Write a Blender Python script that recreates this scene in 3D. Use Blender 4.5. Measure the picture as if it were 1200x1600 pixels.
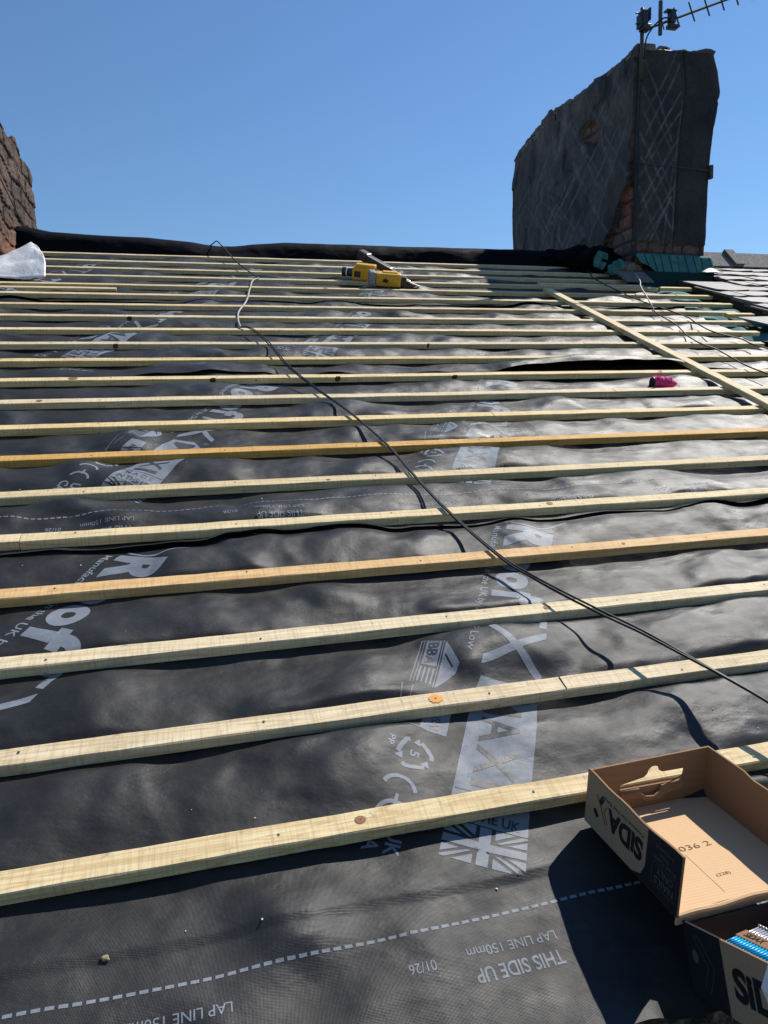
import bpy, bmesh, math, random
import numpy as np
from mathutils import Matrix, Vector
random.seed(7)
S = bpy.context.scene
for o in list(bpy.data.objects): bpy.data.objects.remove(o)
C = S.collection
TH = math.radians(22.88)                       # roof pitch
RX = Matrix.Rotation(TH, 3, 'X')
R4 = RX.to_4x4()

# ------------------------------------------------------------------ camera, light
cam = bpy.data.cameras.new('camera'); co = bpy.data.objects.new('camera', cam); C.objects.link(co)
ax = Matrix(((.9660924, .0599566, -.2511388), (-.2478658, .4877468, -.8370577), (.0723050, .8709238, .4860697)))
m = (RX @ ax).to_4x4(); m.translation = RX @ Vector((-.27248, -.76472, 1.04676)); co.matrix_world = m
cam.sensor_fit = 'VERTICAL'; cam.sensor_height = 36; cam.lens = 24.975; cam.clip_start = .02; cam.clip_end = 3000
S.camera = co
SL = Vector((.97, .92, 1.0)).normalized()      # towards the sun, roof frame
SW = RX @ SL
el = math.asin(SW.z); az = math.atan2(SW.x, SW.y)
W = bpy.data.worlds.new('World'); S.world = W; W.use_nodes = True
nt = W.node_tree; bg = nt.nodes['Background']
sky = nt.nodes.new('ShaderNodeTexSky'); sky.sky_type = 'NISHITA'; sky.sun_disc = False
sky.sun_elevation = el; sky.sun_rotation = az; sky.altitude = 1000; sky.air_density = 1.5; sky.dust_density = 0; sky.ozone_density = 10
nt.links.new(sky.outputs[0], bg.inputs[0]); bg.inputs[1].default_value = .095
sl = bpy.data.lights.new('sun', 'SUN'); sl.energy = 5.0; sl.angle = math.radians(.53); sl.color = (1, .955, .88)
so = bpy.data.objects.new('sun', sl); C.objects.link(so)
so.rotation_euler = SW.to_track_quat('Z', 'Y').to_euler(); so.location = (0, 0, 12)
S.view_settings.view_transform = 'Standard'; S.view_settings.look = 'None'
S.view_settings.exposure = 0.27; S.view_settings.gamma = 1
S.render.resolution_x = 768; S.render.resolution_y = 1024

# ------------------------------------------------------------------ noise
_rs = np.random.RandomState(11); _T = _rs.rand(4096)
def _h(i, j, k, s): return _T[(i * 374761 + j * 668265 + k * 362437 + s * 9277 + (i * j) * 31) % 4096]
def vn(x, y, s=0, z=None):
    x = np.asarray(x, float); y = np.asarray(y, float); z = np.zeros_like(x) if z is None else np.asarray(z, float)
    xi = np.floor(x).astype(int); yi = np.floor(y).astype(int); zi = np.floor(z).astype(int)
    f = lambda t: t * t * t * (t * (t * 6 - 15) + 10)
    a, b, c = f(x - xi), f(y - yi), f(z - zi)
    def g(k):
        return ((_h(xi, yi, k, s) * (1 - a) + _h(xi + 1, yi, k, s) * a) * (1 - b) + (_h(xi, yi + 1, k, s) * (1 - a) + _h(xi + 1, yi + 1, k, s) * a) * b)
    return (g(zi) * (1 - c) + g(zi + 1) * c) * 2 - 1
def fbm(x, y, s=0, o=3, z=None):
    r = 0; a = 1; t = 0
    for i in range(o):
        r = r + a * vn(x * 2 ** i, y * 2 ** i, s + i, None if z is None else z * 2 ** i); t += a; a *= .5
    return r / t

# ------------------------------------------------------------------ materials
def mat(name, col=(.5, .5, .5), rough=.6, spec=.5, metal=0.):
    m = bpy.data.materials.new(name); m.use_nodes = True; b = m.node_tree.nodes['Principled BSDF']
    b.inputs['Base Color'].default_value = (*col, 1); b.inputs['Roughness'].default_value = rough
    b.inputs['Specular IOR Level'].default_value = spec; b.inputs['Metallic'].default_value = metal
    return m
class NB:
    def __init__(s, m): s.m = m; s.t = m.node_tree; s.b = s.t.nodes['Principled BSDF']
    def n(s, ty, **k):
        x = s.t.nodes.new(ty)
        for a, v in k.items():
            if a.startswith('i_'): x.inputs[a[2:].replace('_', ' ')].default_value = v
            else: setattr(x, a, v)
        return x
    def l(s, a, b): s.t.links.new(a, b)
    def noise(s, scale, detail=4, rough=.55, sc=(1, 1, 1), rot=(0, 0, 0), coord='Object', dist=0):
        tc = s.n('ShaderNodeTexCoord'); mp = s.n('ShaderNodeMapping'); mp.inputs['Scale'].default_value = sc; mp.inputs['Rotation'].default_value = rot
        s.l(tc.outputs[coord], mp.inputs['Vector']); x = s.n('ShaderNodeTexNoise'); x.inputs['Scale'].default_value = scale
        x.inputs['Detail'].default_value = detail; x.inputs['Roughness'].default_value = rough; x.inputs['Distortion'].default_value = dist
        s.l(mp.outputs[0], x.inputs['Vector']); return x.outputs['Fac']
    def ramp(s, f, stops):
        r = s.n('ShaderNodeValToRGB'); e = r.color_ramp.elements
        while len(e) < len(stops): e.new(.5)
        for q, (p, c) in zip(e, stops): q.position = p; q.color = (*c, 1) if len(c) == 3 else c
        s.l(f, r.inputs[0]); return r.outputs[0]
    def mrange(s, f, a, b, c, d):
        x = s.n('ShaderNodeMapRange'); 
        for i, v in zip((1, 2, 3, 4), (a, b, c, d)): x.inputs[i].default_value = v
        s.l(f, x.inputs[0]); return x.outputs[0]
    def math(s, op, a, b=None):
        x = s.n('ShaderNodeMath', operation=op)
        for i, v in enumerate((a, b)):
            if v is None: continue
            if isinstance(v, (int, float)): x.inputs[i].default_value = v
            else: s.l(v, x.inputs[i])
        return x.outputs[0]
    def mix(s, f, a, b, mode='MIX'):
        x = s.n('ShaderNodeMix', data_type='RGBA', blend_type=mode)
        if isinstance(f, (int, float)): x.inputs[0].default_value = f
        else: s.l(f, x.inputs[0])
        for i, v in ((6, a), (7, b)):
            if isinstance(v, tuple): x.inputs[i].default_value = (*v, 1)
            else: s.l(v, x.inputs[i])
        return x.outputs[2]
    def bump(s, f, strength, dist, prev=None):
        x = s.n('ShaderNodeBump'); x.inputs['Strength'].default_value = strength; x.inputs['Distance'].default_value = dist
        s.l(f, x.inputs['Height'])
        if prev is not None: s.l(prev, x.inputs['Normal'])
        return x.outputs[0]

def weave(nb, pitch):
    tc = nb.n('ShaderNodeTexCoord'); sp = nb.n('ShaderNodeSeparateXYZ'); nb.l(tc.outputs['Object'], sp.inputs[0])
    k = 2 * math.pi / pitch
    a = nb.math('ADD', nb.math('MULTIPLY', sp.outputs[0], k * .78), nb.math('MULTIPLY', sp.outputs[1], k * .62))
    b = nb.math('SUBTRACT', nb.math('MULTIPLY', sp.outputs[1], k * .78), nb.math('MULTIPLY', sp.outputs[0], k * .62))
    return nb.math('MULTIPLY', nb.math('SINE', a), nb.math('SINE', b))

def fabric(name, lo, hi, rough=.47, spec=.62, w=True, worn=0):
    m = mat(name, lo, rough, spec); nb = NB(m)
    big = nb.noise(3.2, 5, .6); fine = nb.noise(55, 4, .7)
    dust = nb.noise(7, 5, .6, (1, 1.7, 1))
    f = nb.math('ADD', nb.math('MULTIPLY', big, .55), nb.math('MULTIPLY', dust, .45))
    c = nb.ramp(f, [(.36, lo), (.66, hi)])
    c = nb.mix(nb.math('MULTIPLY', nb.ramp(nb.noise(320, 2, .7), [(.62, (0, 0, 0)), (.74, (1, 1, 1))]), .25), c, tuple(min(1, x * 3 + .05) for x in hi))
    sc = nb.ramp(nb.noise(13, 6, .72, (1, 2.4, 1)), [(.56, (0, 0, 0)), (.72, (1, 1, 1))]); c = nb.mix(nb.math('MULTIPLY', sc, .35), c, tuple(min(1, x * 2.2) for x in hi))
    if w:
        wv = weave(nb, .0025)
        c = nb.mix(nb.mrange(wv, -1, 1, 0, .45), c, tuple(x * .25 for x in lo))
        n = nb.bump(wv, .22, .0010)
    else: n = None
    n = nb.bump(nb.noise(7, 2, .4, (1, 1.3, 1)), .45, .03, n); n = nb.bump(nb.noise(30, 3, .5, (1, 1.6, 1)), .16, .008, n)
    n = nb.bump(nb.noise(150, 3, .6), .12, .002, n)
    nb.l(c, nb.b.inputs['Base Color']); nb.l(n, nb.b.inputs['Normal'])
    nb.l(nb.mrange(dust, .35, .68, rough + .12, rough - .10), nb.b.inputs['Roughness'])
    if worn:
        al = nb.ramp(nb.noise(70, 5, .75), [(.22, (.35, .35, .35)), (.36, (1, 1, 1))])
        al = nb.math('MULTIPLY', al, nb.mrange(wv, -1, 1, worn, 1.0)); nb.l(al, nb.b.inputs['Alpha'])
    return m
M = {}
M['memb'] = fabric('roofing_membrane', (.0085, .0082, .0082), (.030, .029, .028), .465, .40)
M['ink'] = fabric('pale_ink', (.165, .185, .215), (.26, .29, .33), .5, .45, True, .86)
M['inkdark'] = fabric('dark_print', (.009, .009, .0105), (.028, .028, .031), .45, .8)
M['black'] = fabric('black_underlay', (.0025, .003, .005), (.005, .0055, .008), .7, .05, False)
M['teal'] = fabric('teal_membrane', (.035, .135, .13), (.07, .20, .19), .75, .12, False)

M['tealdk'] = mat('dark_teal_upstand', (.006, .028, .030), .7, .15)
def wood(name, a, b, c, green=0):
    m = mat(name, b, .72, .25); nb = NB(m)
    oi = nb.n('ShaderNodeObjectInfo')
    tc = nb.n('ShaderNodeTexCoord'); mp = nb.n('ShaderNodeMapping'); mp.inputs['Scale'].default_value = (.9, 15, 15)
    ad = nb.n('ShaderNodeVectorMath', operation='ADD'); cb = nb.n('ShaderNodeCombineXYZ'); nb.l(nb.math('MULTIPLY', oi.outputs['Random'], 37.), cb.inputs[0])
    nb.l(nb.math('MULTIPLY', oi.outputs['Random'], 9.), cb.inputs[1])
    nb.l(tc.outputs['Object'], ad.inputs[0]); nb.l(cb.outputs[0], ad.inputs[1]); nb.l(ad.outputs[0], mp.inputs[0])
    n1 = nb.n('ShaderNodeTexNoise'); n1.inputs['Scale'].default_value = 2.2; n1.inputs['Detail'].default_value = 3; n1.inputs['Distortion'].default_value = .5; nb.l(mp.outputs[0], n1.inputs[0])
    ring = nb.math('FRACT', nb.math('MULTIPLY', n1.outputs['Fac'], 7.0))
    col = nb.ramp(ring, [(0, b), (.5, a), (.9, c), (1, b)])
    fib = nb.noise(120, 4, .7, (.03, 1, 1)); blot = nb.noise(7, 4, .6, (1, 1.5, 1.5))
    col = nb.mix(nb.mrange(fib, .35, .68, 0, .6), col, c)
    col = nb.mix(nb.mrange(blot, .45, .75, 0, .5), col, (.62, .52, .30) if green else c)
    saw = nb.noise(60, 3, .6, (3.5, .25, .25))
    col = nb.mix(nb.mrange(saw, .48, .75, 0, .5), col, tuple(x * .6 for x in c))
    dirt = nb.ramp(nb.noise(38, 4, .7), [(.60, (0, 0, 0)), (.70, (1, 1, 1))])
    col = nb.mix(nb.math('MULTIPLY', dirt, .5), col, (.20, .14, .08))
    hs = nb.n('ShaderNodeHueSaturation'); nb.l(col, hs.inputs['Color']); nb.l(nb.mrange(oi.outputs['Random'], 0, 1, .84, 1.06), hs.inputs['Value'])
    nb.l(nb.mrange(nb.math('FRACT', nb.math('MULTIPLY', oi.outputs['Random'], 7.3)), 0, 1, 1.06, .82), hs.inputs['Saturation'])
    nb.l(hs.outputs[0], nb.b.inputs['Base Color'])
    nn = nb.bump(fib, .5, .0015); nn = nb.bump(saw, .4, .0015, nn); nb.l(nn, nb.b.inputs['Normal'])
    return m
M['wood'] = wood('pale_pine', (.83, .68, .395), (.755, .59, .30), (.56, .385, .17))
M['woodg'] = wood('treated_pine', (.82, .675, .40), (.75, .59, .32), (.56, .40, .20), 1)
M['woodo'] = wood('orange_pine', (.78, .50, .20), (.72, .43, .15), (.56, .31, .09))
M['woody'] = wood('yellow_pine', (.74, .58, .28), (.68, .5, .22), (.55, .38, .15))
def knotmat(name, a, b, c, sc, dist):
    m = mat(name, a, .65, .3); nb = NB(m); tc = nb.n('ShaderNodeTexCoord'); nz = nb.n('ShaderNodeTexNoise'); nz.inputs['Scale'].default_value = 90; nz.inputs['Detail'].default_value = 4
    nb.l(tc.outputs['Generated'], nz.inputs[0]); vm = nb.n('ShaderNodeVectorMath', operation='DISTANCE'); nb.l(tc.outputs['Generated'], vm.inputs[0]); vm.inputs[1].default_value = (.5, .5, .5)
    n2 = nb.n('ShaderNodeTexNoise'); n2.inputs['Scale'].default_value = sc; n2.inputs['Detail'].default_value = 5; nb.l(tc.outputs['Generated'], n2.inputs[0])
    rad = nb.math('ADD', vm.outputs[1], nb.math('MULTIPLY', nb.math('SUBTRACT', n2.outputs['Fac'], .5), dist))
    col = nb.mix(nb.math('FRACT', nb.math('MULTIPLY', rad, 7.0)), a, b); al = nb.mrange(rad, .34, .50, 1, 0)
    col = nb.mix(nb.mrange(rad, .25, .42, 0, 1), col, c); nb.l(col, nb.b.inputs['Base Color']); nb.l(al, nb.b.inputs['Alpha']); return m
M['knot'] = knotmat('knot_wood', (.34, .17, .075), (.22, .10, .04), (.14, .06, .025), 3, .12)
M['knotr'] = knotmat('resin_stain', (.72, .22, .02), (.80, .34, .05), (.66, .40, .14), 5, .75)
M['nailh'] = mat('dull_nail_head', (.07, .07, .075), .5, .4, .4)
M['bark'] = mat('bark_edge', (.10, .055, .03), .9, .2)
M['raft'] = mat('old_rafter_wood', (.09, .07, .05), .9, .2)
M['deck'] = mat('loft_darkness', (.012, .012, .013), .95, .05)  # near-black colour stands for the darkness of the loft
M['steel'] = mat('galvanised_steel', (.55, .56, .58), .38, .5, .9)
M['alu'] = mat('weathered_aluminium', (.07, .07, .062), .6, .4, .3)
M['dplas'] = mat('dark_plastic', (.018, .018, .02), .42, .5)
M['cable'] = mat('black_cable_sheath', (.007, .007, .009), .5, .35)
M['gcable'] = mat('grey_cable_sheath', (.34, .33, .31), .5, .4)
M['yellow'] = mat('yellow_tool_shell', (.62, .34, .02), .42, .5)
M['greyp'] = mat('grey_tool_plate', (.22, .23, .25), .45, .5)
M['white'] = mat('white_collar', (.7, .7, .7), .5, .4)
M['blue'] = mat('blue_coated_nail', (.01, .33, .62), .35, .6, .15)
M['silver'] = mat('zinc_nail', (.62, .62, .70), .3, .5, .7)
M['stampink'] = mat('brown_stamp_ink', (.16, .085, .04), .8, .2)
M['boxink'] = mat('black_box_print', (.010, .010, .013), .55, .3)
M['boxgrey'] = mat('faint_grey_print', (.085, .08, .075), .6, .3)
M['redink'] = mat('red_box_print', (.22, .035, .02), .6, .3)
def card(name, a, b):
    m = mat(name, a, .82, .2); nb = NB(m)
    tc = nb.n('ShaderNodeTexCoord'); w = nb.n('ShaderNodeTexWave'); w.bands_direction = 'Y'; w.inputs['Scale'].default_value = 62; w.inputs['Distortion'].default_value = .8
    nb.l(tc.outputs['Object'], w.inputs[0])
    c = nb.mix(nb.noise(30, 5, .7), a, b); c = nb.mix(nb.math('MULTIPLY', w.outputs[1], .16), c, tuple(x * .7 for x in b))
    nb.l(c, nb.b.inputs['Base Color']); nb.l(nb.bump(w.outputs[1], .25, .0008), nb.b.inputs['Normal']); return m
M['card'] = card('brown_cardboard_shaded', (.27, .155, .08), (.23, .13, .065))  # same kraft as the tray floor, darkened to paint in the walls' shade
M['cardf'] = card('sunlit_cardboard_floor', (.64, .43, .245), (.58, .38, .21))  # lighter copy of the wall cardboard, sunlit tone put into the colour
M['cardd'] = card('brown_outer_print', (.36, .25, .16), (.31, .21, .13))
M['carddk'] = card('cardboard_floor_grey', (.50, .36, .24), (.46, .32, .20))
M['cardblk'] = mat('black_printed_cardboard', (.012, .012, .015), .5, .4)
def pinkm():
    m = mat('pink_string', (.85, .03, .16), .6, .4); nb = NB(m)
    tc = nb.n('ShaderNodeTexCoord'); w = nb.n('ShaderNodeTexWave'); w.bands_direction = 'X'; w.inputs['Scale'].default_value = 70; w.inputs['Distortion'].default_value = 3; w.inputs['Detail Scale'].default_value = 3
    nb.l(tc.outputs['Object'], w.inputs[0]); nb.l(nb.bump(w.outputs[1], 1, .003), nb.b.inputs['Normal'])
    nb.l(nb.mix(w.outputs[1], (.85, .02, .22), (1, .10, .40)), nb.b.inputs['Base Color']); return m
M['pink'] = pinkm()
def stone_vc(name, rough=.9, sc=40, bs=.6, d=.01, spec=.25):
    m = mat(name, (.2, .2, .2), rough, spec); nb = NB(m)
    v = nb.n('ShaderNodeVertexColor'); v.layer_name = 'Col'
    f = nb.noise(sc, 6, .7); g = nb.noise(sc * .2, 4, .6)
    hs = nb.n('ShaderNodeHueSaturation'); nb.l(v.outputs[0], hs.inputs['Color']); nb.l(nb.math('MULTIPLY', nb.mrange(f, .3, .7, .55, 1.45), nb.mrange(g, .3, .7, .75, 1.25)), hs.inputs['Value'])
    nb.l(hs.outputs[0], nb.b.inputs['Base Color']); nb.l(nb.bump(f, bs, d), nb.b.inputs['Normal']); return m
M['stone'] = stone_vc('rough_sooty_stone')
M['felt'] = stone_vc('weathered_chimney_felt', .62, 28, .45, .012, .35)
def slatem():
    m = mat('old_slate', (.12, .115, .115), .62, .4); nb = NB(m)
    v = nb.n('ShaderNodeVertexColor'); v.layer_name = 'Col'
    f = nb.noise(35, 6, .7, (1, .35, 1)); li = nb.ramp(nb.noise(60, 5, .75), [(.58, (0, 0, 0)), (.68, (1, 1, 1))])
    c = nb.mix(nb.mrange(f, .3, .7, 0, 1), (.085, .076, .070), (.20, .182, .17)); c = nb.mix(.75, c, v.outputs[0], 'MULTIPLY'); c = nb.mix(nb.math('MULTIPLY', li, .5), c, (.30, .29, .26))
    nb.l(c, nb.b.inputs['Base Color']); nb.l(nb.bump(f, .5, .006), nb.b.inputs['Normal']); return m
M['slate'] = slatem()
def ridgem():
    m = mat('stone_ridge', (.2, .19, .18), .9, .2); nb = NB(m)
    c = nb.ramp(nb.noise(28, 6, .75), [(.3, (.10, .095, .09)), (.55, (.21, .20, .19)), (.75, (.36, .35, .33))])
    nb.l(c, nb.b.inputs['Base Color']); nb.l(nb.bump(nb.noise(80, 5, .7), .6, .006), nb.b.inputs['Normal']); return m
M['ridge'] = ridgem()
def leadm():
    m = mat('pale_lead_sheet', (.55, .55, .55), .5, .5, .1); nb = NB(m)
    c = nb.ramp(nb.noise(9, 6, .7, (1, 1, 3)), [(.3, (.50, .50, .51)), (.6, (.72, .72, .72)), (.8, (.82, .82, .81))])
    nb.l(c, nb.b.inputs['Base Color']); nb.l(nb.bump(nb.noise(22, 4, .6), .4, .012), nb.b.inputs['Normal']); return m
M['lead'] = leadm()
def debrism():
    m = mat('gutter_grit', (.16, .12, .08), .95, .2); nb = NB(m)
    c = nb.ramp(nb.noise(120, 5, .8), [(.3, (.04, .03, .025)), (.5, (.20, .15, .10)), (.7, (.42, .36, .28))])
    nb.l(c, nb.b.inputs['Base Color']); nb.l(nb.bump(nb.noise(90, 5, .8), 1, .01), nb.b.inputs['Normal']); return m
M['grit'] = debrism()
def groundm():
    m = mat('ground_cover', (.08, .09, .05), .95, .1); nb = NB(m)
    nb.l(nb.ramp(nb.noise(.12, 6, .7), [(.35, (.05, .07, .03)), (.6, (.11, .11, .08)), (.75, (.14, .13, .12))]), nb.b.inputs['Base Color']); return m
M['ground'] = groundm()
def brickm():
    m = mat('house_brick', (.25, .12, .08), .9, .2); nb = NB(m)
    tc = nb.n('ShaderNodeTexCoord'); sp = nb.n('ShaderNodeSeparateXYZ'); nb.l(tc.outputs['Object'], sp.inputs[0]); cb = nb.n('ShaderNodeCombineXYZ')
    nb.l(nb.math('ADD', sp.outputs[0], sp.outputs[1]), cb.inputs[0]); nb.l(sp.outputs[2], cb.inputs[1])
    b = nb.n('ShaderNodeTexBrick'); b.inputs['Scale'].default_value = 1; b.inputs['Brick Width'].default_value = .225; b.inputs['Row Height'].default_value = .075; b.inputs['Mortar Size'].default_value = .006
    b.inputs['Color1'].default_value = (.24, .11, .07, 1); b.inputs['Color2'].default_value = (.30, .15, .10, 1); b.inputs['Mortar'].default_value = (.3, .28, .25, 1)
    nb.l(cb.outputs[0], b.inputs[0]); nb.l(b.outputs[0], nb.b.inputs['Base Color']); return m
M['brick'] = brickm()

# ------------------------------------------------------------------ object helpers
ORG = {}
def tagp(o, label, cat, group=None, kind=None):
    if label: o['label'] = label
    if cat: o['category'] = cat
    if group: o['group'] = group
    if kind: o['kind'] = kind
    return o
def place(o, org, world=False):
    v = Vector(org)
    if world: o.location = v
    else: o.location = RX @ v; o.rotation_euler = (TH, 0, 0)
    ORG[o.name] = v
def thing(name, org, label, cat, group=None, world=False):
    o = bpy.data.objects.new(name, None); C.objects.link(o); o.empty_display_size = .05; place(o, org, world)
    return tagp(o, label, cat, group)
def mkmesh(name, V, F, mats, smooth=False, mi=None, cols=None):
    me = bpy.data.meshes.new(name)
    V = np.asarray(V, float)
    me.from_pydata(V.tolist(), [], F if isinstance(F, list) else F.tolist())
    for m_ in (mats if isinstance(mats, (list, tuple)) else [mats]): me.materials.append(m_)
    if mi is not None: me.polygons.foreach_set('material_index', np.asarray(mi, dtype=np.int32))
    if smooth: me.polygons.foreach_set('use_smooth', np.ones(len(me.polygons), bool))
    if cols is not None:
        a = me.color_attributes.new('Col', 'FLOAT_COLOR', 'POINT'); c4 = np.ones((len(V), 4)); c4[:, :3] = cols; a.data.foreach_set('color', c4.ravel())
    me.update(); return me
def mesh(name, V, F, mats, parent=None, org=None, smooth=False, mi=None, cols=None, world=False):
    """V in the roof frame (or the world frame); org = origin for a top-level mesh"""
    V = np.asarray(V, float)
    if parent is not None: base = np.array(ORG[parent.name])
    else: base = np.array(org if org is not None else V.mean(0))
    me = mkmesh(name, V - base, F, mats, smooth, mi, cols)
    o = bpy.data.objects.new(name, me); C.objects.link(o)
    if parent is not None: o.parent = parent; ORG[o.name] = Vector(base)
    else: place(o, base, world)
    return o
class MB:
    def __init__(s): s.v = []; s.f = []; s.m = []
    def add(s, V, F, mi=0):
        n = len(s.v); s.v += [tuple(map(float, p)) for p in V]; s.f += [[i + n for i in f] for f in F]; s.m += [mi] * len(F)
        return s
    def box(s, lo, hi, mi=0, T=None, bev=0):
        x0, y0, z0 = lo; x1, y1, z1 = hi
        bm = bmesh.new(); bmesh.ops.create_cube(bm, size=1)
        for v in bm.verts: v.co = Vector(((x0 + x1) / 2 + v.co.x * (x1 - x0), (y0 + y1) / 2 + v.co.y * (y1 - y0), (z0 + z1) / 2 + v.co.z * (z1 - z0)))
        if bev: bmesh.ops.bevel(bm, geom=list(bm.edges), offset=bev, segments=2, affect='EDGES', profile=.6)
        if T is not None: bm.transform(T)
        bm.verts.index_update(); s.add([v.co for v in bm.verts], [[v.index for v in f.verts] for f in bm.faces], mi); bm.free(); return s
    def tube(s, pts, r, n=8, mi=0, cap=True):
        pts = [Vector(p) for p in pts]; rs = r if isinstance(r, (list, tuple)) else [r] * len(pts)
        base = len(s.v); up = Vector((.13, .2, 1)).normalized(); prev = None
        for i, p in enumerate(pts):
            t = (pts[min(i + 1, len(pts) - 1)] - pts[max(i - 1, 0)]).normalized()
            a = t.cross(up if prev is None else prev); 
            if a.length < 1e-5: a = t.cross(Vector((1, 0, 0)))
            a.normalize(); b = a.cross(t).normalized(); prev = b
            for k in range(n):
                q = p + (a * math.cos(2 * math.pi * k / n) + b * math.sin(2 * math.pi * k / n)) * rs[i]; s.v.append(tuple(q))
        for i in range(len(pts) - 1):
            for k in range(n):
                s.f.append([base + i * n + k, base + i * n + (k + 1) % n, base + (i + 1) * n + (k + 1) % n, base + (i + 1) * n + k]); s.m.append(mi)
        if cap:
            s.f.append([base + k for k in range(n)][::-1]); s.m.append(mi); s.f.append([base + (len(pts) - 1) * n + k for k in range(n)]); s.m.append(mi)
        return s
    def build(s, name, mats, parent=None, org=None, smooth=False, world=False):
        o = mesh(name, s.v, s.f, mats, parent, org, smooth, s.m, world=world); return o
def spline(P, n=8):
    P = [Vector(p) for p in P]; out = []
    for i in range(len(P) - 1):
        a, b, c, d = P[max(i - 1, 0)], P[i], P[i + 1], P[min(i + 2, len(P) - 1)]
        for j in range(n):
            t = j / n; out.append(.5 * ((2 * b) + (c - a) * t + (2 * a - 5 * b + 4 * c - d) * t * t + (3 * b - a - 3 * c + d) * t ** 3))
    out.append(P[-1]); return out
def shape2d(loops, ext=0.):
    """filled outline(s) -> verts, faces (flat, or extruded by ext both ways)"""
    cu = bpy.data.curves.new('tmp', 'CURVE'); cu.dimensions = '2D'; cu.fill_mode = 'BOTH'; cu.extrude = ext
    for lp in loops:
        sp = cu.splines.new('POLY'); sp.points.add(len(lp) - 1); sp.use_cyclic_u = True
        for p, q in zip(sp.points, lp): p.co = (q[0], q[1], 0, 1)
    return _c2m(cu)
def _c2m(cu):
    ob = bpy.data.objects.new('tmp', cu); C.objects.link(ob); bpy.context.view_layer.update()
    me = bpy.data.meshes.new_from_object(ob); V = [tuple(v.co) for v in me.vertices]; F = [list(p.vertices) for p in me.polygons]
    bpy.data.objects.remove(ob); bpy.data.curves.remove(cu); bpy.data.meshes.remove(me); return V, F
def text2d(s, rect, off=.0, shear=0.):
    """text fitted in rect (x0,y0,x1,y1)"""
    cu = bpy.data.curves.new('tmp', 'FONT'); cu.body = s; cu.size = 1; cu.offset = off; cu.resolution_u = 5; cu.shear = shear
    V, F = _c2m(cu); V = np.array(V); a = V.min(0); b = V.max(0)
    x0, y0, x1, y1 = rect; V[:, 0] = x0 + (V[:, 0] - a[0]) / (b[0] - a[0]) * (x1 - x0); V[:, 1] = y0 + (V[:, 1] - a[1]) / (b[1] - a[1]) * (y1 - y0)
    return [tuple(v) for v in V], F
def ribbon(pts, w):
    """2-D stroke of width w"""
    V = []; F = []; P = [np.array(p, float) for p in pts]
    for i, p in enumerate(P):
        t = P[min(i + 1, len(P) - 1)] - P[max(i - 1, 0)]; t /= np.linalg.norm(t) + 1e-12; n = np.array((-t[1], t[0])) * w / 2
        V += [(*(p + n), 0), (*(p - n), 0)]
    for i in range(len(P) - 1): F.append([2 * i, 2 * i + 1, 2 * i + 3, 2 * i + 2])
    return V, F
def chop(V, F, step):
    """cut a flat mesh by a square grid so that it can follow a curved surface"""
    bm = bmesh.new(); vs = [bm.verts.new(v) for v in V]
    for f in F:
        try: bm.faces.new([vs[i] for i in f])
        except ValueError: pass
    bmesh.ops.triangulate(bm, faces=list(bm.faces))
    A = np.array(V)
    for ax_ in (0, 1):
        lo, hi = A[:, ax_].min(), A[:, ax_].max(); k = math.floor(lo / step) + 1
        while k * step < hi:
            co_ = [0, 0, 0]; co_[ax_] = k * step; no = [0, 0, 0]; no[ax_] = 1
            bmesh.ops.bisect_plane(bm, geom=list(bm.verts) + list(bm.edges) + list(bm.faces), plane_co=co_, plane_no=no, dist=1e-6); k += 1
    bm.verts.index_update(); r = ([tuple(v.co) for v in bm.verts], [[v.index for v in f.verts] for f in bm.faces]); bm.free(); return r

# ------------------------------------------------------------------ membrane
G = .25; BW = .041; BH = .025
VL = [-.376, .93, 2.30, 3.61]
def sst(x, a, b):
    t = np.clip((x - a) / (b - a), 0, 1); return t * t * (3 - 2 * t)
def bill(u, v):
    wu = u + .05 * vn(u * 2.3, v * 2.3, 40); wv = v + .05 * vn(u * 2.3, v * 2.3, 41)
    h = .0200 * vn(wu * 3.1, wv * 4.2, 1) + .0150 * vn(wu * 6.2, wv * 7.5, 2) + .0042 * vn(wu * 14, wv * 14, 3) + .0005 * fbm(wu * 30 + v * 9, wv * 34, 4, 2)
    h += .0035 * (1 - np.abs(vn(wu * 5 + wv * 3, wv * 6 - wu * 2, 9))) ** 4 + .0028 * np.exp(-np.abs(vn(wu * 4.4 - wv * 2, wv * 5 + wu, 12)) / .10) * np.clip(vn(u * 2.1, v * 2.4, 13) + .3, 0, 1)
    return h
def Hm(u, v):
    u = np.asarray(u, float); v = np.asarray(v, float); h = bill(u, v); h = np.where(h < 0, h * .5, h) - .001
    k = np.round((v + BW / 2) / G); d = np.abs(v - (k * G - BW / 2))
    kk = (k >= 0) & (k <= 20)
    h = h + .009 * np.where(kk, sst(d, .03, .11), .5)
    bxm = sst(u, .26, .34) * (1 - sst(v, -.10, -.05)); h = h * (1 - bxm) - .006 * bxm
    w = np.where(kk, 1 - sst(d, .022, .05), 0)
    lo = np.minimum(h, -.0012)
    return h * (1 - w) + lo * w
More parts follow.
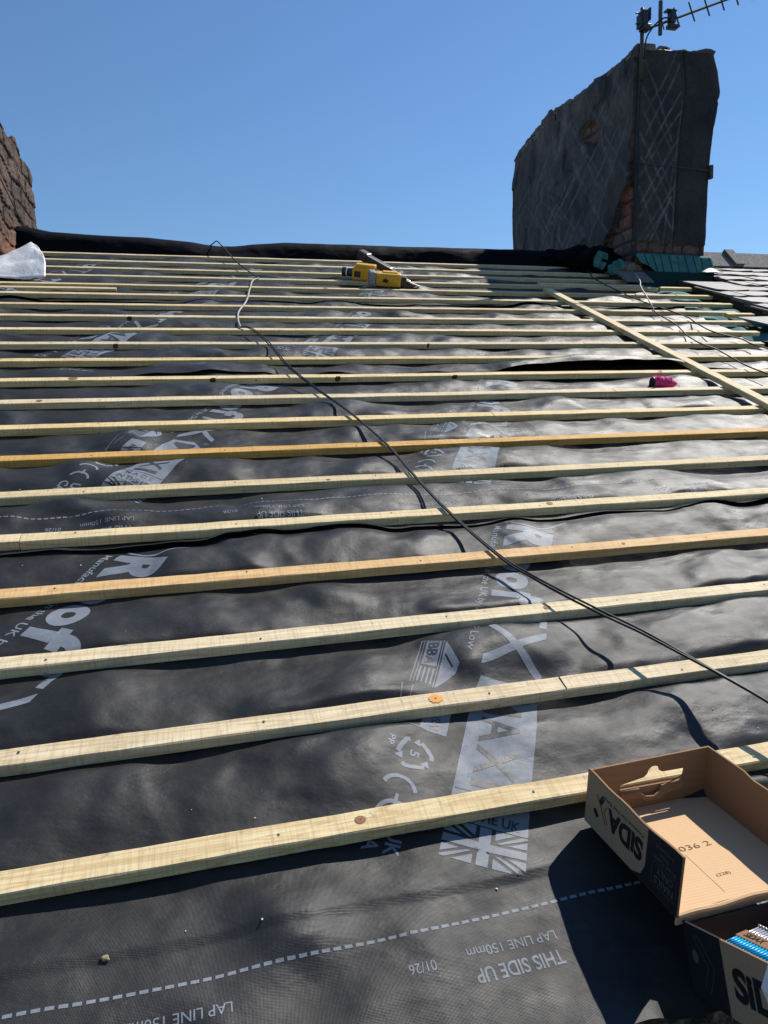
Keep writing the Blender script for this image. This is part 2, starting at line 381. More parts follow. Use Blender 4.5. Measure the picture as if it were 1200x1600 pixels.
def Hs(u, v, s):
    h = Hm(u, v)
    if s > 0:                                   # lower edge of an upper strip lifts a little
        e = np.clip(1 - (v - VL[s]) / .09, 0, 1); kk = np.abs(v - (np.round((v + BW / 2) / G) * G - BW / 2)) 
        lift = np.clip(.5 + vn(u * 3.3, u * 0 + s * 3.1, 20), 0, 1) * .011 * e * e
        if s == 2:
            b = np.clip(1 - ((u - 1.72) / .62) ** 2, 0, 1); d = np.clip(1 - np.abs(v - 2.33) / .15, 0, 1); lift = np.maximum(lift, .074 * b ** .7 * sst(d, 0, 1))
        free = sst(kk, .021, .034)
        h = h + lift * free + .0012
    if s < len(VL) - 1:
        h = h - .0035 * sst(v, VL[s + 1] - .04, VL[s + 1] - .005)
    return h
def grid(us, vs):
    U, V = np.meshgrid(us, vs); nu, nv = len(us), len(vs)
    i = np.arange(nv - 1)[:, None] * nu + np.arange(nu - 1)[None, :]
    F = np.stack([i, i + 1, i + nu + 1, i + nu], -1).reshape(-1, 4)
    return U.ravel(), V.ravel(), F
def uarr(a, f0, f1, b, step, coarse=.04):
    return np.concatenate([np.arange(a, f0, coarse), np.arange(f0, f1, step), np.arange(f1, b + .001, coarse)])
RE_V = [-.4, 2.6, 2.81, 3.04, 3.27, 3.555, 3.9, 4.325, 5.2]; RE_U = [3.08, 3.079, 3.08, 3.085, 3.09, 3.11, 3.24, 3.218, 3.2]
Ssp = math.sin(math.radians(28.3)); Csp = math.cos(math.radians(28.3))
def flag():
    """union flag, 0..1 x 0..1 : light field with dark gaps"""
    w, h = 1., 1.; L = []
    return L
def stamp(O, out, outd, s):
    """one printed column; O = lower right corner of the plate"""
    def mp(V, mode):
        V = np.array(V)
        if mode == 0: a, b = V[:, 0], V[:, 1]; Sx = 1.10 - a; Bx = b            # reads down the slope
        else: Sx = V[:, 1]; Bx = V[:, 0]                                        # reads across
        return np.stack([O[0] + Sx * Ssp + Bx * Csp, O[1] + Sx * Csp - Bx * Ssp, V[:, 2]], 1)
    def put(lst, VF, mode):
        V, F = VF; V = mp(V, mode); lst.append((V, F))
    put(out, text2d('R', (-.010, -.135, .100, .003), .05), 0)
    for ch, a0, a1 in (('o', .108, .205), ('o', .213, .315)): put(out, text2d(ch, (a0, -.139, a1, -.052), .055), 0)
    put(out, text2d('f', (.320, -.140, .395, .003), .035), 0)
    for ch, a0, a1 in (('T', .388, .485), ('X', .495, .642)): put(out, text2d(ch, (a0, -.132, a1, .002), .0), 0)
    put(out, ribbon([tuple(p)[:2] for p in spline([(-.03, -.125, 0), (-.018, -.08, 0), (-.024, -.04, 0), (-.055, 0, 0), (-.10, .04, 0)], 5)], .008), 0)
    put(out, text2d('®', (.648, -.018, .666, 0), 0), 0)
    put(out, text2d('Manufactured in the UK by Don & Low', (.0, -.176, .62, -.150), .012), 0)
    # plate with dark letters
    put(out, shape2d([[(.665, -.128), (.658, -.055), (.70, -.003), (1.034, 0), (1.034, -.141), (.72, -.137)]]), 0)
    for ch, a0, a1 in (('M', .682, .765), ('A', .775, .850), ('X', .857, .928), ('I', .939, .955)):
        put(outd, text2d(ch, (a0, -.110, a1, -.033), .012 if ch != 'I' else .0), 0)
    put(outd, ribbon([(-.137, .133), (-.003, .133)], .0022), 1)
    put(outd, text2d('M A D E', (-.115, .106, -.025, .124), .012), 1)
    put(outd, text2d('IN THE UK', (-.125, .073, -.014, .093), .03), 1)
    # flag
    fx = lambda x: -.142 + x * .142
    fy = lambda y: -.010 + y * .074
    def quad(p): put(out, shape2d([[(fx(x), fy(y)) for x, y in p]]), 1)
    quad([(0, .4), (.43, .4), (.43, 0), (.57, 0), (.57, .4), (1, .4), (1, .6), (.57, .6), (.57, 1), (.43, 1), (.43, .6), (0, .6)])
    for sx in (0, 1):
        for sy in (0, 1):
            q = lambda P: quad([(abs(sx - x), abs(sy - y)) for x, y in P])
            q([(.38, .0), (.38, .26), (.14, .0)]) ; q([(0, .33), (0, .12), (.22, .33)])
            q([(0, 0), (.06, 0), (.36, .33), (.30, .33), (0, .05)])
    # certificate badge, recycling sign, approval marks
    def line(p, w=.0022, md=0): put(out, ribbon(p, w), md)
    line([(.60, -.272), (.738, -.272), (.738, -.222), (.60, -.222), (.60, -.272)])
    put(out, shape2d([[(.602, -.26), (.672, -.26), (.672, -.226), (.602, -.226)]]), 0)
    put(outd, text2d('BBA', (.606, -.255, .668, -.231), .02), 0)
    for i in range(4): line([(.68, -.258 + i * .0095), (.732, -.258 + i * .0095)], .0035)
    line([(.60, -.265), (.735, -.265)], .0014)
    put(out, shape2d([[(.60, -.218), (.655, -.178), (.68, -.182), (.738, -.218)], [(.635, -.212), (.664, -.190), (.668, -.192), (.640, -.214)]]), 0)
    put(out, shape2d([[(.765, -.226), (.857, -.226), (.857, -.172), (.765, -.172)]]), 0)
    put(outd, text2d('NSAI', (.80, -.208, .848, -.190), .0), 0)
    line([(.75, -.285), (.857, -.27), (.857, -.226)])
    line([(.75, -.262), (.82, -.262)], .0016)
    cx_, cy_ = .925, -.222
    for k in range(3):
        a = 2 * math.pi * k / 3 + .25; pts = []
        for t in np.linspace(-.85, .55, 12): 
            rr = .030 / max(.86, math.cos(t * .9)) * .95; pts.append((cx_ + rr * math.cos(a + t), cy_ + rr * math.sin(a + t)))
        put(out, ribbon(pts, .0085), 0)
        t = .62; p0 = (cx_ + .031 * math.cos(a + t), cy_ + .031 * math.sin(a + t)); d = (-math.sin(a + t + .5), math.cos(a + t + .5)); n = (-d[1], d[0])
        put(out, shape2d([[(p0[0] + n[0] * .010, p0[1] + n[1] * .010), (p0[0] - n[0] * .010, p0[1] - n[1] * .010), (p0[0] + d[0] * .013, p0[1] + d[1] * .013)]]), 0)
    put(out, text2d('5', (.917, -.231, .931, -.213), .015), 0)
    put(out, text2d('PP', (.905, -.276, .928, -.263), .01), 0)
    for c0 in (.995, 1.045):
        line([(c0 + .03 * math.sin(t) * 1.0 + .018, -.232 + .03 * math.cos(t)) for t in np.linspace(-.25, -2.9, 12)][::-1], .0075)
    line([(1.018, -.233), (1.040, -.233)], .006)
    put(out, text2d('UK', (1.085, -.232, 1.135, -.205), .02), 0)
    put(out, text2d('CA', (1.085, -.268, 1.135, -.241), .02), 0)
def lap_marks(s, u0, u1, uthis, out):
    vd = VL[s] + .177
    x = u0
    while x < u1:
        w = .003 * math.sin(x * 4 + s); out.append((np.array([(x, vd + w - .0024, 0), (x + .0115, vd + w - .0024, 0), (x + .0115, vd + w + .0024, 0), (x, vd + w + .0024, 0)]), [[0, 1, 2, 3]])); x += .0165
    for j in (-2, -1, 0, 1, 2, 3, 4):
        a = uthis + j * .475
        if a - .2 < u0 or a > u1: continue
        for tx, (r0, r1, q0, q1), of in (('THIS SIDE UP', (0, .136, -.109, -.088), .018), ('LAP LINE 150mm', (-.003, .139, -.138, -.124), .004), ('01/26', (.188, .228, -.133, -.118), .004)):
            V, F = text2d(tx, (r0, q0, r1, q1), of); V = np.array(V)
            out.append((np.stack([a - V[:, 0], VL[s] - V[:, 1], V[:, 2]], 1), F))
def conform(lst, s, off, step):
    mb = MB()
    for V, F in lst:
        V, F = chop([tuple(v) for v in V], F, step); V = np.array(V)
        if len(V) == 0: continue
        z = Hs(V[:, 0], V[:, 1], s) + off; V = np.stack([V[:, 0], V[:, 1], z], 1)
        keep = [f for f in F if all(V[i][1] < (VL[s + 1] + .02 if s < 3 else 5.0) and V[i][1] > VL[s] + .004 for i in f)]
        mb.add(V, keep)
    return mb
STR = [  # step, fine range, label, plate origins, uthis
    (.0085, -1.05, 1.75, 'lowest strip of black membrane, with big pale print and a bold dashed line', [(.203, -.143), (-.886, -.132)], .203),
    (.012, -1.35, 2.6, 'second strip of black membrane up the slope, under the farther orange batten', [(-.438, 1.183), (.655, 1.142)], -.453),
    (.018, -1.5, 3.1, 'third strip of black membrane, its lower edge gaping above the pink string', [(-.70, 2.52), (.38, 2.50)], -.2),
    (.022, -1.45, 3.1, 'topmost strip of black membrane, under the yellow nail gun and chimney shadow', [(-1.2, 3.78), (-.13, 3.76), (.94, 3.77)], .1)]
for s, (st, f0, f1, lab, plates, ut) in enumerate(STR):
    lo = VL[s] - (.014 if s == 0 else 0); hi = (VL[s + 1] + .12) if s < 3 else 5.16
    us = uarr(-2.3 if s < 3 else -1.43, f0 if s < 3 else -1.43, f1, 3.26, st); vs = np.arange(lo, hi + st * .5, st)
    U, V, F = grid(us, vs)
    U2 = np.minimum(U, np.interp(V, RE_V, RE_U) + .02 * vn(V * 9, V * 0, 31))
    V2 = V + np.where(V < lo + .02, .004 * vn(U * 8, U * 0, 50 + s), 0)
    Z = Hs(U2, V2, s)
    ed = np.clip((U2 - 2.95) / .2, 0, 1) * (1 if s > 1 else .3); Z = Z + ed * .008 * vn(V * 7, U * 3, 33)
    org = (0, lo, 0)
    t = thing('roofing_membrane', org, lab, 'membrane', 'strips of roofing membrane')
    mesh('sheet', np.stack([U2, V2, Z], 1), F, M['memb'], t, smooth=True)
    cs = (.0085, .013, .022, .035)[s]
    for O in plates:
        out = []; outd = []; stamp(O, out, outd, s)
        pb = conform(out, s, (.0005, .0007, .0013, .0018)[s], cs).build('printed_column', M['ink'], t, smooth=True)
        conform(outd, s, (.0009, .0012, .0021, .0028)[s], cs).build('dark_lettering', M['inkdark'], pb, smooth=True)
    out = []; lap_marks(s, -1.3 if s else -.9, 1.2 if s == 0 else 2.9, ut, out)
    conform(out, s, (.0005, .0007, .0013, .0018)[s], cs).build('lap_line_print', M['ink'], t, smooth=True)

# ------------------------------------------------------------------ battens
def batten_mesh(L, seed, w=BW, h=BH, bow=.002):
    n = max(3, int(L / .05)); xs = np.linspace(-L / 2, L / 2, n)
    prof = [(-w / 2, 0), (w / 2, 0), (w / 2, h - .002), (w / 2 - .002, h), (-w / 2 + .002, h), (-w / 2, h - .002)]
    V = []
    for x in xs:
        b = bow * float(vn(x * .9 + seed * 7.7, seed * 1.3, 60)); c = .0012 * float(vn(x * 1.3, seed * 3.1, 61))
        for j, (y, z) in enumerate(prof):
            r = .0009 * float(vn(x * 14, j * 3 + seed, 62)); V.append((x, y + b + r, z + (c + r * .6 if z > 0 else 0)))
    k = len(prof); F = []
    for i in range(n - 1):
        for j in range(k): F.append([i * k + j, (i + 1) * k + j, (i + 1) * k + (j + 1) % k, i * k + (j + 1) % k][::-1])
    F.append(list(range(k))); F.append([(n - 1) * k + j for j in range(k)][::-1])
    return V, F
NAILU = [-1.51, -1.06, -.60, -.17, .28, .74, 1.19, 1.64, 2.09, 2.54, 2.99]
knotm = None
def disc(r, n=14, h=.0006):
    V = [(r * math.cos(2 * math.pi * i / n) * (1 + .1 * math.sin(i * 2.3)), r * math.sin(2 * math.pi * i / n), 0) for i in range(n)] + [(0, 0, h)]
    return V, [[i, (i + 1) % n, n] for i in range(n)]
def sub(name, parent, V, F, m_, off=(0, 0, 0)):
    me = mkmesh(name, np.array(V) + np.array(off), F, m_); o = bpy.data.objects.new(name, me); C.objects.link(o); o.parent = parent; return o
nail_me = mkmesh('nail_head', disc(.0026, 9, .0004)[0], disc(.0026, 9, .0004)[1], M['nailh'])
def batten(u0, u1, v, m_, label, seed, h0=0., skew=0., cat='batten', nails=True, knots=(), group='timber battens nailed across the roof'):
    L = u1 - u0; V, F = batten_mesh(L, seed)
    o = bpy.data.objects.new('roof_batten', None); C.objects.link(o); c = ((u0 + u1) / 2, v - BW / 2, h0); place(o, c)
    o.rotation_euler = (Matrix.Rotation(TH, 3, 'X') @ Matrix.Rotation(skew, 3, 'Z')).to_euler(); tagp(o, label, cat, group)
    me = mkmesh('timber', V, F, m_); tb = bpy.data.objects.new('timber', me); C.objects.link(tb); tb.parent = o
    if nails:
        for x in NAILU:
            if u0 + .03 < x < u1 - .03:
                nh = bpy.data.objects.new('nail_head', nail_me); C.objects.link(nh); nh.parent = o
                nh.location = (x - c[0] + random.uniform(-.012, .012), random.uniform(-.009, .009), BH + .0012)
    for (ku, ky, r, mk, side) in knots:
        if side == 0:
            V1, F1 = disc(r, 16, .0003); V1 = [(x * 1.25, y, z) for x, y, z in V1]; q = sub('knot', o, V1, F1, mk, (ku - c[0], ky, BH + .0013))
        else:
            r = r * .62; mb = MB().box((ku - c[0] - r, -BW / 2 - .0018, .004), (ku - c[0] + r * .8, -BW / 2 + .004, BH - .001), bev=.0015).box((ku - c[0] - r * .5, -BW / 2 - .001, .010), (ku - c[0] + r * 1.2, -BW / 2 + .007, BH + .0013), bev=.0015); q = sub('knot', o, mb.v, mb.f, mk)
    return o
ordn = ['nearest', 'second', 'third', 'fourth', 'fifth', 'sixth', 'seventh', 'eighth', 'ninth', 'tenth', 'eleventh', 'twelfth', 'thirteenth', 'fourteenth', 'fifteenth', 'sixteenth', 'seventeenth', 'eighteenth', 'nineteenth', 'twentieth', 'twenty-first']
look = {0: 'thick pale batten with a round brown knot, touching the open cardboard tray',
        1: 'pale pine batten with a bright orange resin stain, second row up',
        2: 'pale rough-sawn batten with a small ringed knot beside the cable, third row up',
        3: 'orange-toned pine batten, the nearer and wider of the two orange ones, fourth row up',
        4: 'ragged-edged greenish batten just above the big lettering, fifth row up from the bottom',
        5: 'pale batten with a small knot, sixth row up, just below the farther orange one',
        6: 'thin orange-toned pine batten, the farther of the two orange ones, seventh row up'}
ends = {11: 3.05, 12: 3.223, 13: 3.364, 14: 3.453, 15: 3.534, 16: 3.30, 17: 3.30, 18: 3.18, 19: 3.16, 20: 3.19}
KN = M['knot']
knots = {0: [(-.045, .002, .0105, KN, 0)], 1: [(.168, .002, .016, M['knotr'], 0)], 2: [(.537, .0, .010, KN, 0)], 3: [(.9, .0, .006, KN, 0)], 4: [(.79, .004, .012, KN, 0)],
         5: [(.13, -.008, .008, KN, 0)], 8: [(-.825, 0, .012, KN, 0)], 9: [(-.185, 0, .018, M['bark'], 1), (-.003, 0, .016, KN, 1), (.354, 0, .018, M['bark'], 1), (.905, 0, .018, M['bark'], 1), (-.736, 0, .02, KN, 0)],
         11: [(.934, 0, .012, M['bark'], 1), (-.606, 0, .016, M['bark'], 1)], 13: [(-.569, 0, .018, M['bark'], 1)], 16: [(.62, 0, .02, KN, 0)]}
for k in range(21):
    mt = M['woodo'] if k in (3, 6) else (M['woodg'] if k in (2, 4, 5, 9, 11, 12, 14, 16, 17, 18, 19, 20) else M['wood'])
    u0 = -2.3 if k < 17 else -1.40; u1 = ends.get(k, 3.45)
    lab = look.get(k, 'pale pine batten, %s row up counting from the cardboard tray' % ordn[k])
    if k == 20: lab = 'topmost batten in the shade right under the black underlay on the ridge'
    if k == 9: lab = 'pale batten with four dark notches on its edge, just above the pink string'
    if k == 8: lab = 'pale batten the pink string spool rests against, ninth row up from the bottom'
    v = G * k + .003 * float(vn(k * 3.3, 1.1, 70)); sk = .0015 * float(vn(k * 2.1, 5.5, 71))
    if k == 4:
        batten(u0, -.7265, v, mt, 'short batten end left of a saw joint at the left edge, fifth row up', 4.5, skew=0)
        batten(-.724, u1, v, mt, lab, 4, knots=knots[4])
    elif k == 11:
        batten(u0, 1.849, v, mt, 'pale batten left of a butt joint, twelfth row up, two dark edge notches', 11.5, knots=knots[11])
        batten(1.852, u1, v, mt, 'pale batten right of a butt joint, twelfth row up, running under the loose plank', 11)
    else: batten(u0, u1, v, mt, lab, k, skew=sk, knots=knots.get(k, ()))
batten(-2.2, -.675, 3.893, M['woodg'], 'short extra batten at the left edge, between two rows below the pale sheet', 31, skew=-.002, group='short batten offcuts')
batten(2.32, 3.22, 4.325, M['wood'], 'shaded extra batten ending beside the top of the loose plank, in the chimney shadow', 32, skew=.002, group='short batten offcuts')
for u0, u1, v, sd, lb in ((3.335, 3.62, 4.262, 41, 'yellow batten stub right under the teal flashing, topmost of the four stubs by the slates'),
                      (3.31, 3.62, 4.0, 42, 'yellow batten stub by the slates, second of the four from the chimney'), (3.34, 3.60, 3.742, 43, 'yellow batten stub by the slates, third of the four from the chimney'),
                      (3.33, 3.55, 3.448, 44, 'yellow batten stub ending under the loose slate, lowest of the four')):
    batten(u0, u1, v, M['woody'], lb, sd, skew=.008 * (sd % 3 - 1), h0=.001, nails=False, group='yellow batten stubs beside the slates')
for (k, u_, w_, a_) in ((1, .452, .0004, .2), (7, .9, .0009, 0), (8, 1.6, .0010, 0)):
    o = [q for q in bpy.data.objects if q.name.startswith('roof_batten') and abs(ORG[q.name].y - (G * k - BW / 2)) < .02 and q.name in ORG][0]; c = ORG[o.name]
    mb = MB().box((u_ - c.x - w_, -BW / 2 + .002, BH - .002), (u_ - c.x + w_, BW / 2 - .002, BH + .0014), T=None); sub('saw_kerf', o, mb.v, mb.f, M['bark'])
# loose plank up the slope
V, F = batten_mesh(3.05, 55, .058, .025, .003)
pk = mesh('loose_plank', [(-y, x, z) for x, y, z in V], F, M['wood'], org=(0, 0, 0)); pk.location = RX @ Vector((2.236, 2.48, .0265))
pk.rotation_euler = (RX @ Matrix.Rotation(-.004, 3, 'Z')).to_euler(); tagp(pk, 'long loose plank lying up the slope across the battens', 'plank')

# ------------------------------------------------------------------ roof structure, house, ground
hs = thing('house_roof', (0, -.4, -.12), 'dark timber roof carcass of the house, glimpsed in the gap beside the slates', 'roof')
MB().box((-3, -.38, -.20), (9, 5.16, -.165)).build('loft_dark_sheet', M['deck'], hs)  # dark sheet added under the rafters to block light and blacken the void
for i in range(-2, 15):
    u = .28 + i * .4525 
    MB().box((u - .022, -.37, -.164), (u + .022, 5.1, -.024), bev=.003).build('rafter', M['raft'], hs)
wb = thing('brick_house', (0, 0, -6.0), 'brick house walls below the stripped roof, out of sight under the eaves', 'house', world=True)
RWv = lambda p: tuple(RX @ Vector(p))
ey = RWv((0, -.42, -.2)); ry = RWv((0, 5.16, -.2))
MB().box((-3, ey[1] + .12, -6.0), (9, ey[1] + .35, ey[2] - .02)).box((-3, ey[1] + .35, -6.0), (-2.8, 9.4, -.2)).box((8.8, ey[1] + .35, -6), (9, 9.4, -.2)).build('wall', M['brick'], wb)
mb = MB(); b0 = (ry[1] + .12, ry[2] + .10); b1 = (9.7, -.25)
mb.add([(-3, b0[0], b0[1]), (9, b0[0], b0[1]), (9, b1[0], b1[1]), (-3, b1[0], b1[1]), (-3, b0[0], b0[1] - .1), (9, b0[0], b0[1] - .1), (9, b1[0], b1[1] - .1), (-3, b1[0], b1[1] - .1)],
       [[0, 1, 2, 3], [7, 6, 5, 4], [0, 4, 5, 1], [2, 6, 7, 3], [1, 5, 6, 2], [3, 7, 4, 0]])
o = mesh('rear_slope', mb.v, mb.f, M['slate'], wb, cols=np.full((8, 3), .8))
g = MB().add([(-400, -400, -6.01), (400, -400, -6.01), (400, 400, -6.01), (-400, 400, -6.01)], [[0, 1, 2, 3]]).build('ground', M['ground'], org=(0, 0, -6.01), world=True); g['kind'] = 'structure'
# gutter ledge with grit
us = np.arange(-2.4, 2.6, .02); vs = np.arange(-.62, -.33, .012); U, V, F = grid(us, vs)
Z = -.035 + .010 * fbm(U * 30, V * 30, 80, 3) + .012 * np.clip(vn(U * 60, V * 60, 84), .3, 1) - .25 * sst(-V, .46, .62) * .2
gl = thing('eaves_gutter', (0, -.4, -.05), 'gritty eaves gutter just showing below the membrane at the bottom of the photo', 'gutter')
mesh('grit', np.stack([U, V, Z], 1), F, M['grit'], gl)
MB().box((-2.4, -.66, -.12), (2.6, -.33, -.055)).box((-2.4, -.675, -.12), (2.6, -.66, .0)).build('trough', M['dplas'], gl)

# slates -------------------------------------------------------
sr = thing('slate_roof', (3.62, 2.5, 0), 'old grey slate roof covering on the right beside the chimney', 'slates')
mb = MB(); cols = []; rnd = random.Random(5); gau = .20; row = 0; v = 2.0
while v < 5.05:
    x = 3.63 + (0 if row % 2 else -.0) + rnd.uniform(-.02, .03)
    if row % 2: wd0 = .16
    else: wd0 = .31
    if v > 4.17 and x < 4.0: x = 4.02 + rnd.uniform(0, .05)
    first = True
    while x < 8.6:
        w = (wd0 if first else .31 + rnd.uniform(-.02, .02)); first = False
        ln = min(.42, 5.16 - v); t = .009 + rnd.uniform(-.002, .004); r = rnd.uniform(-.012, .012)
        T = Matrix.Translation((x, v + rnd.uniform(-.012, .012), .035)) @ Matrix.Rotation(r, 4, 'Z') @ Matrix.Rotation(-math.atan2(.026, ln), 4, 'X')
        n0 = len(mb.v); nseg = 5; P = []
        for zz in (.026, .026 + t):
            for i in range(nseg + 1): P.append((.003 + (w - .006) * i / nseg, rnd.uniform(-.006, .006), zz + (.004 * math.sin(i * 1.3 + x * 9) if zz > .03 else 0)))
            P.append((w - .003, ln, zz)); P.append((.003, ln, zz))
        k = nseg + 3; Fs = [list(range(k))[::-1], [k + i for i in range(k)]] + [[i, (i + 1) % k, k + (i + 1) % k, k + i] for i in range(k)]
        mb.add([T @ Vector(p) for p in P], Fs); c = rnd.uniform(.65, 1.15); cols += [(c, c * rnd.uniform(.95, 1), c)] * len(P)
        x += w
    v += gau; row += 1
mesh('slates', mb.v, mb.f, M['slate'], sr, cols=np.array(cols))
MB().box((3.72, 2.0, -.02), (8.7, 5.1, .026)).build('slate_battening', M['raft'], sr)
mb = MB(); T = Matrix.Translation((3.36, 3.02, .045)) @ Matrix.Rotation(.10, 4, 'Z') @ Matrix.Rotation(-.08, 4, 'X')
mb.box((0, 0, 0), (.42, .30, .010), T=T, bev=.003)
o = mesh('loose_slate', mb.v, mb.f, M['slate'], cols=np.full((len(mb.v), 3), .9)); tagp(o, 'loose grey slate lying over the batten ends below the edge of the slate roof', 'slate')
RT = None
for i in range(9):
    x0 = 4.06 + i * .54 - (.0 if i else 0); x1 = x0 + .54; 
    t = thing('ridge_tile', (x0, 5.16, .1), ('grey stone ridge tile butting against the big chimney', 'grey stone ridge tile with a raised collar, second from the big chimney', 'grey stone ridge tile, third from the chimney, past the right edge')[min(i, 2)], 'ridge tile', 'stone ridge tiles')
    def wing(a, b, th_, m_='ridge', nm='tile_body'):
        mb = MB(); ap = Vector((0, 5.16, .165)); d1 = Vector((0, -.20, -.085)); rr = RX.inverted(); d2 = rr @ Vector((0, .20, -.17))
        n1 = Vector((0, -.39, .92)); n2 = Vector((0, .5, .86))
        P = []
        for xx in (a, b): 
            for q in (ap + Vector((0, 0, th_)), ap + d1 + n1 * th_, ap + d1 - n1 * .018, ap - Vector((0, 0, .02)), ap + d2 - n2 * .018, ap + d2 + n2 * th_): P.append((xx, q.y, q.z))
        F = [[0, 1, 2, 3], [0, 3, 4, 5], [6, 9, 8, 7], [6, 11, 10, 9]] + [[i, (i + 1) % 6, 6 + (i + 1) % 6, 6 + i][::-1] for i in range(6)]
        mb.add(P, F); return mb.build(nm, M[m_], t)
    wing(x0, x1 - .004, 0)
    if i: wing(x0 - .02, x0 + .075, .030, nm='collar')

# teal underlay below the slates
us = np.arange(3.20, 3.85, .02); vs = np.arange(2.5, 4.42, .02); U, V, F = grid(us, vs)
Z = -.022 + .035 * vn(U * 4, V * 5, 90) + .012 * vn(U * 14, V * 13, 91); k = np.round((V + BW / 2) / G); d = np.abs(V - (k * G - BW / 2)); Z = np.where(d < .035, np.minimum(Z, -.012), Z)
o = mesh('teal_underlay', np.stack([U + .05 * vn(V * 3, U * 0, 92), V, Z], 1), F, M['teal'], org=(3.5, 3.4, -.02), smooth=True); tagp(o, 'rumpled teal underlay showing in the gap between batten ends and slates', 'underlay')

# ------------------------------------------------------------------ black underlay over the ridge
ru = [-1.62, -1.5, -1.35, -1.2, -.85, -.5, -.35, -.2, -.1, 0, .12, .25, .5, 1.0, 1.5, 2.0, 2.5, 3.0, 3.3]; rh = [.15, .165, .155, .130, .115, .11, .10, .09, .072, .062, .065, .085, .108, .112, .112, .116, .12, .115, .10]
us = np.arange(-1.6, 3.3, .025); prof = [(5.018, -.42), (5.035, .0), (5.055, .25), (5.075, .55), (5.10, .85), (5.14, 1.0), (5.20, 1.0), (5.27, .75), (5.33, .3), (5.42, -.9)]
V = []
for j, (vv, hh) in enumerate(prof):
    for u in us:
        h = np.interp(u, ru, rh) + .0015 * float(vn(u * 5, .3, 95)); w = .012 * float(vn(u * 4, j * .5, 96))
        V.append((u, vv + w, .03 + (h - .03) * hh + .0015 * float(vn(u * 9, j * .8, 97))))
n = len(us); F = [[j * n + i, j * n + i + 1, (j + 1) * n + i + 1, (j + 1) * n + i] for j in range(len(prof) - 1) for i in range(n - 1)]
o = mesh('ridge_underlay', V, F, M['black'], org=(.8, 5.1, .03), smooth=True); tagp(o, 'black underlay folded over the ridge along the skyline', 'underlay')
# ------------------------------------------------------------------ cables
mc = [(-.10, 5.28, .03), (-.045, 5.20, .085), (-.02, 5.13, .115), (.0, 5.03, .112), (.045, 4.85, .085), (.085, 4.62, .065), (.14, 4.42, .05), (.206, 4.202, .034), (.161, 4.129, .033), (.118, 3.876, .032), (.072, 3.57, .032), (.008, 3.311, .032), (-.009, 3.132, .032), (-.008, 2.993, .032),
      (.04, 2.914, .042), (.098, 2.618, .05), (.146, 2.293, .045), (.227, 2.01, .04), (.301, 1.78, .040), (.378, 1.474, .034), (.409, 1.182, .036), (.442, .956, .034), (.501, .701, .034), (.538, .582, .045), (.577, .484, .055), (.624, .386, .065), (.67, .299, .075), (.714, .199, .085), (.751, .123, .09), (.793, .041, .09), (.841, -.057, .085), (.90, -.2, .06), (.95, -.42, .0)]
ct = thing('long_cable', (.38, 1.47, .03), 'long doubled black cable from the ridge down across the battens to the right edge', 'cable')
MB().tube(spline(mc[:8]), .0042).build('black_upper_length', M['cable'], ct, smooth=True)
MB().tube(spline(mc[7:14]), .0052).build('grey_length', M['gcable'], ct, smooth=True)
off = [(x + .0, y, z) for x, y, z in mc[13:]]
MB().tube(spline(off), .0031).build('black_strand', M['cable'], ct, smooth=True)
st2 = [(x + .0055 + .0012 * math.sin(i * 1.1), y + .003, z + .001 + .004 * math.sin(i * .7)) for i, (x, y, z) in enumerate(mc[13:])]
MB().tube(spline(st2), .0029).build('black_strand', M['cable'], ct, smooth=True)
cA = [(2.97, 4.75, .05), (2.92, 4.60, .045), (2.89, 4.528, .04), (2.859, 4.266, .034), (2.838, 3.881, .034), (2.85, 3.651, .034), (2.866, 3.468, .04), (2.907, 3.295, .036), (2.821, 3.057, .05), (2.785, 2.88, .055), (2.84, 2.79, .05), (2.885, 2.72, .05), (2.89, 2.644, .045), (2.905, 2.526, .05), (2.964, 2.393, .04), (3.05, 2.1, .03)]
o = MB().tube(spline(cA), .0042).build('thin_cable', M['cable'], org=(2.87, 3.5, .03), smooth=True); tagp(o, 'thin black cable from the torn felt, the one nearer the slates', 'cable', 'thin cables by the chimney')
cB = [(3.106, 4.266, .12), (3.071, 4.131, .09), (2.99, 3.989, .08), (2.927, 3.799, .05), (2.834, 3.576, .035), (2.75, 3.411, .035), (2.694, 3.209, .042), (2.69, 3.086, .036), (2.609, 2.873, .036), (2.57, 2.749, .04), (2.535, 2.62, .05), (2.57, 2.54, .045), (2.58, 2.433, .036), (2.545, 2.256, .042), (2.56, 2.117, .045), (2.59, 1.95, .045), (2.62, 1.7, .035)]
t = thing('thin_cable', (2.7, 3.2, .03), 'thin cable with a pale upright end, nearest the loose plank', 'cable', 'thin cables by the chimney')
MB().tube(spline(cB[:5]), .0048).build('bare_end', M['gcable'], t, smooth=True); MB().tube(spline(cB[4:]), .0040).build('black_sheath', M['cable'], t, smooth=True)

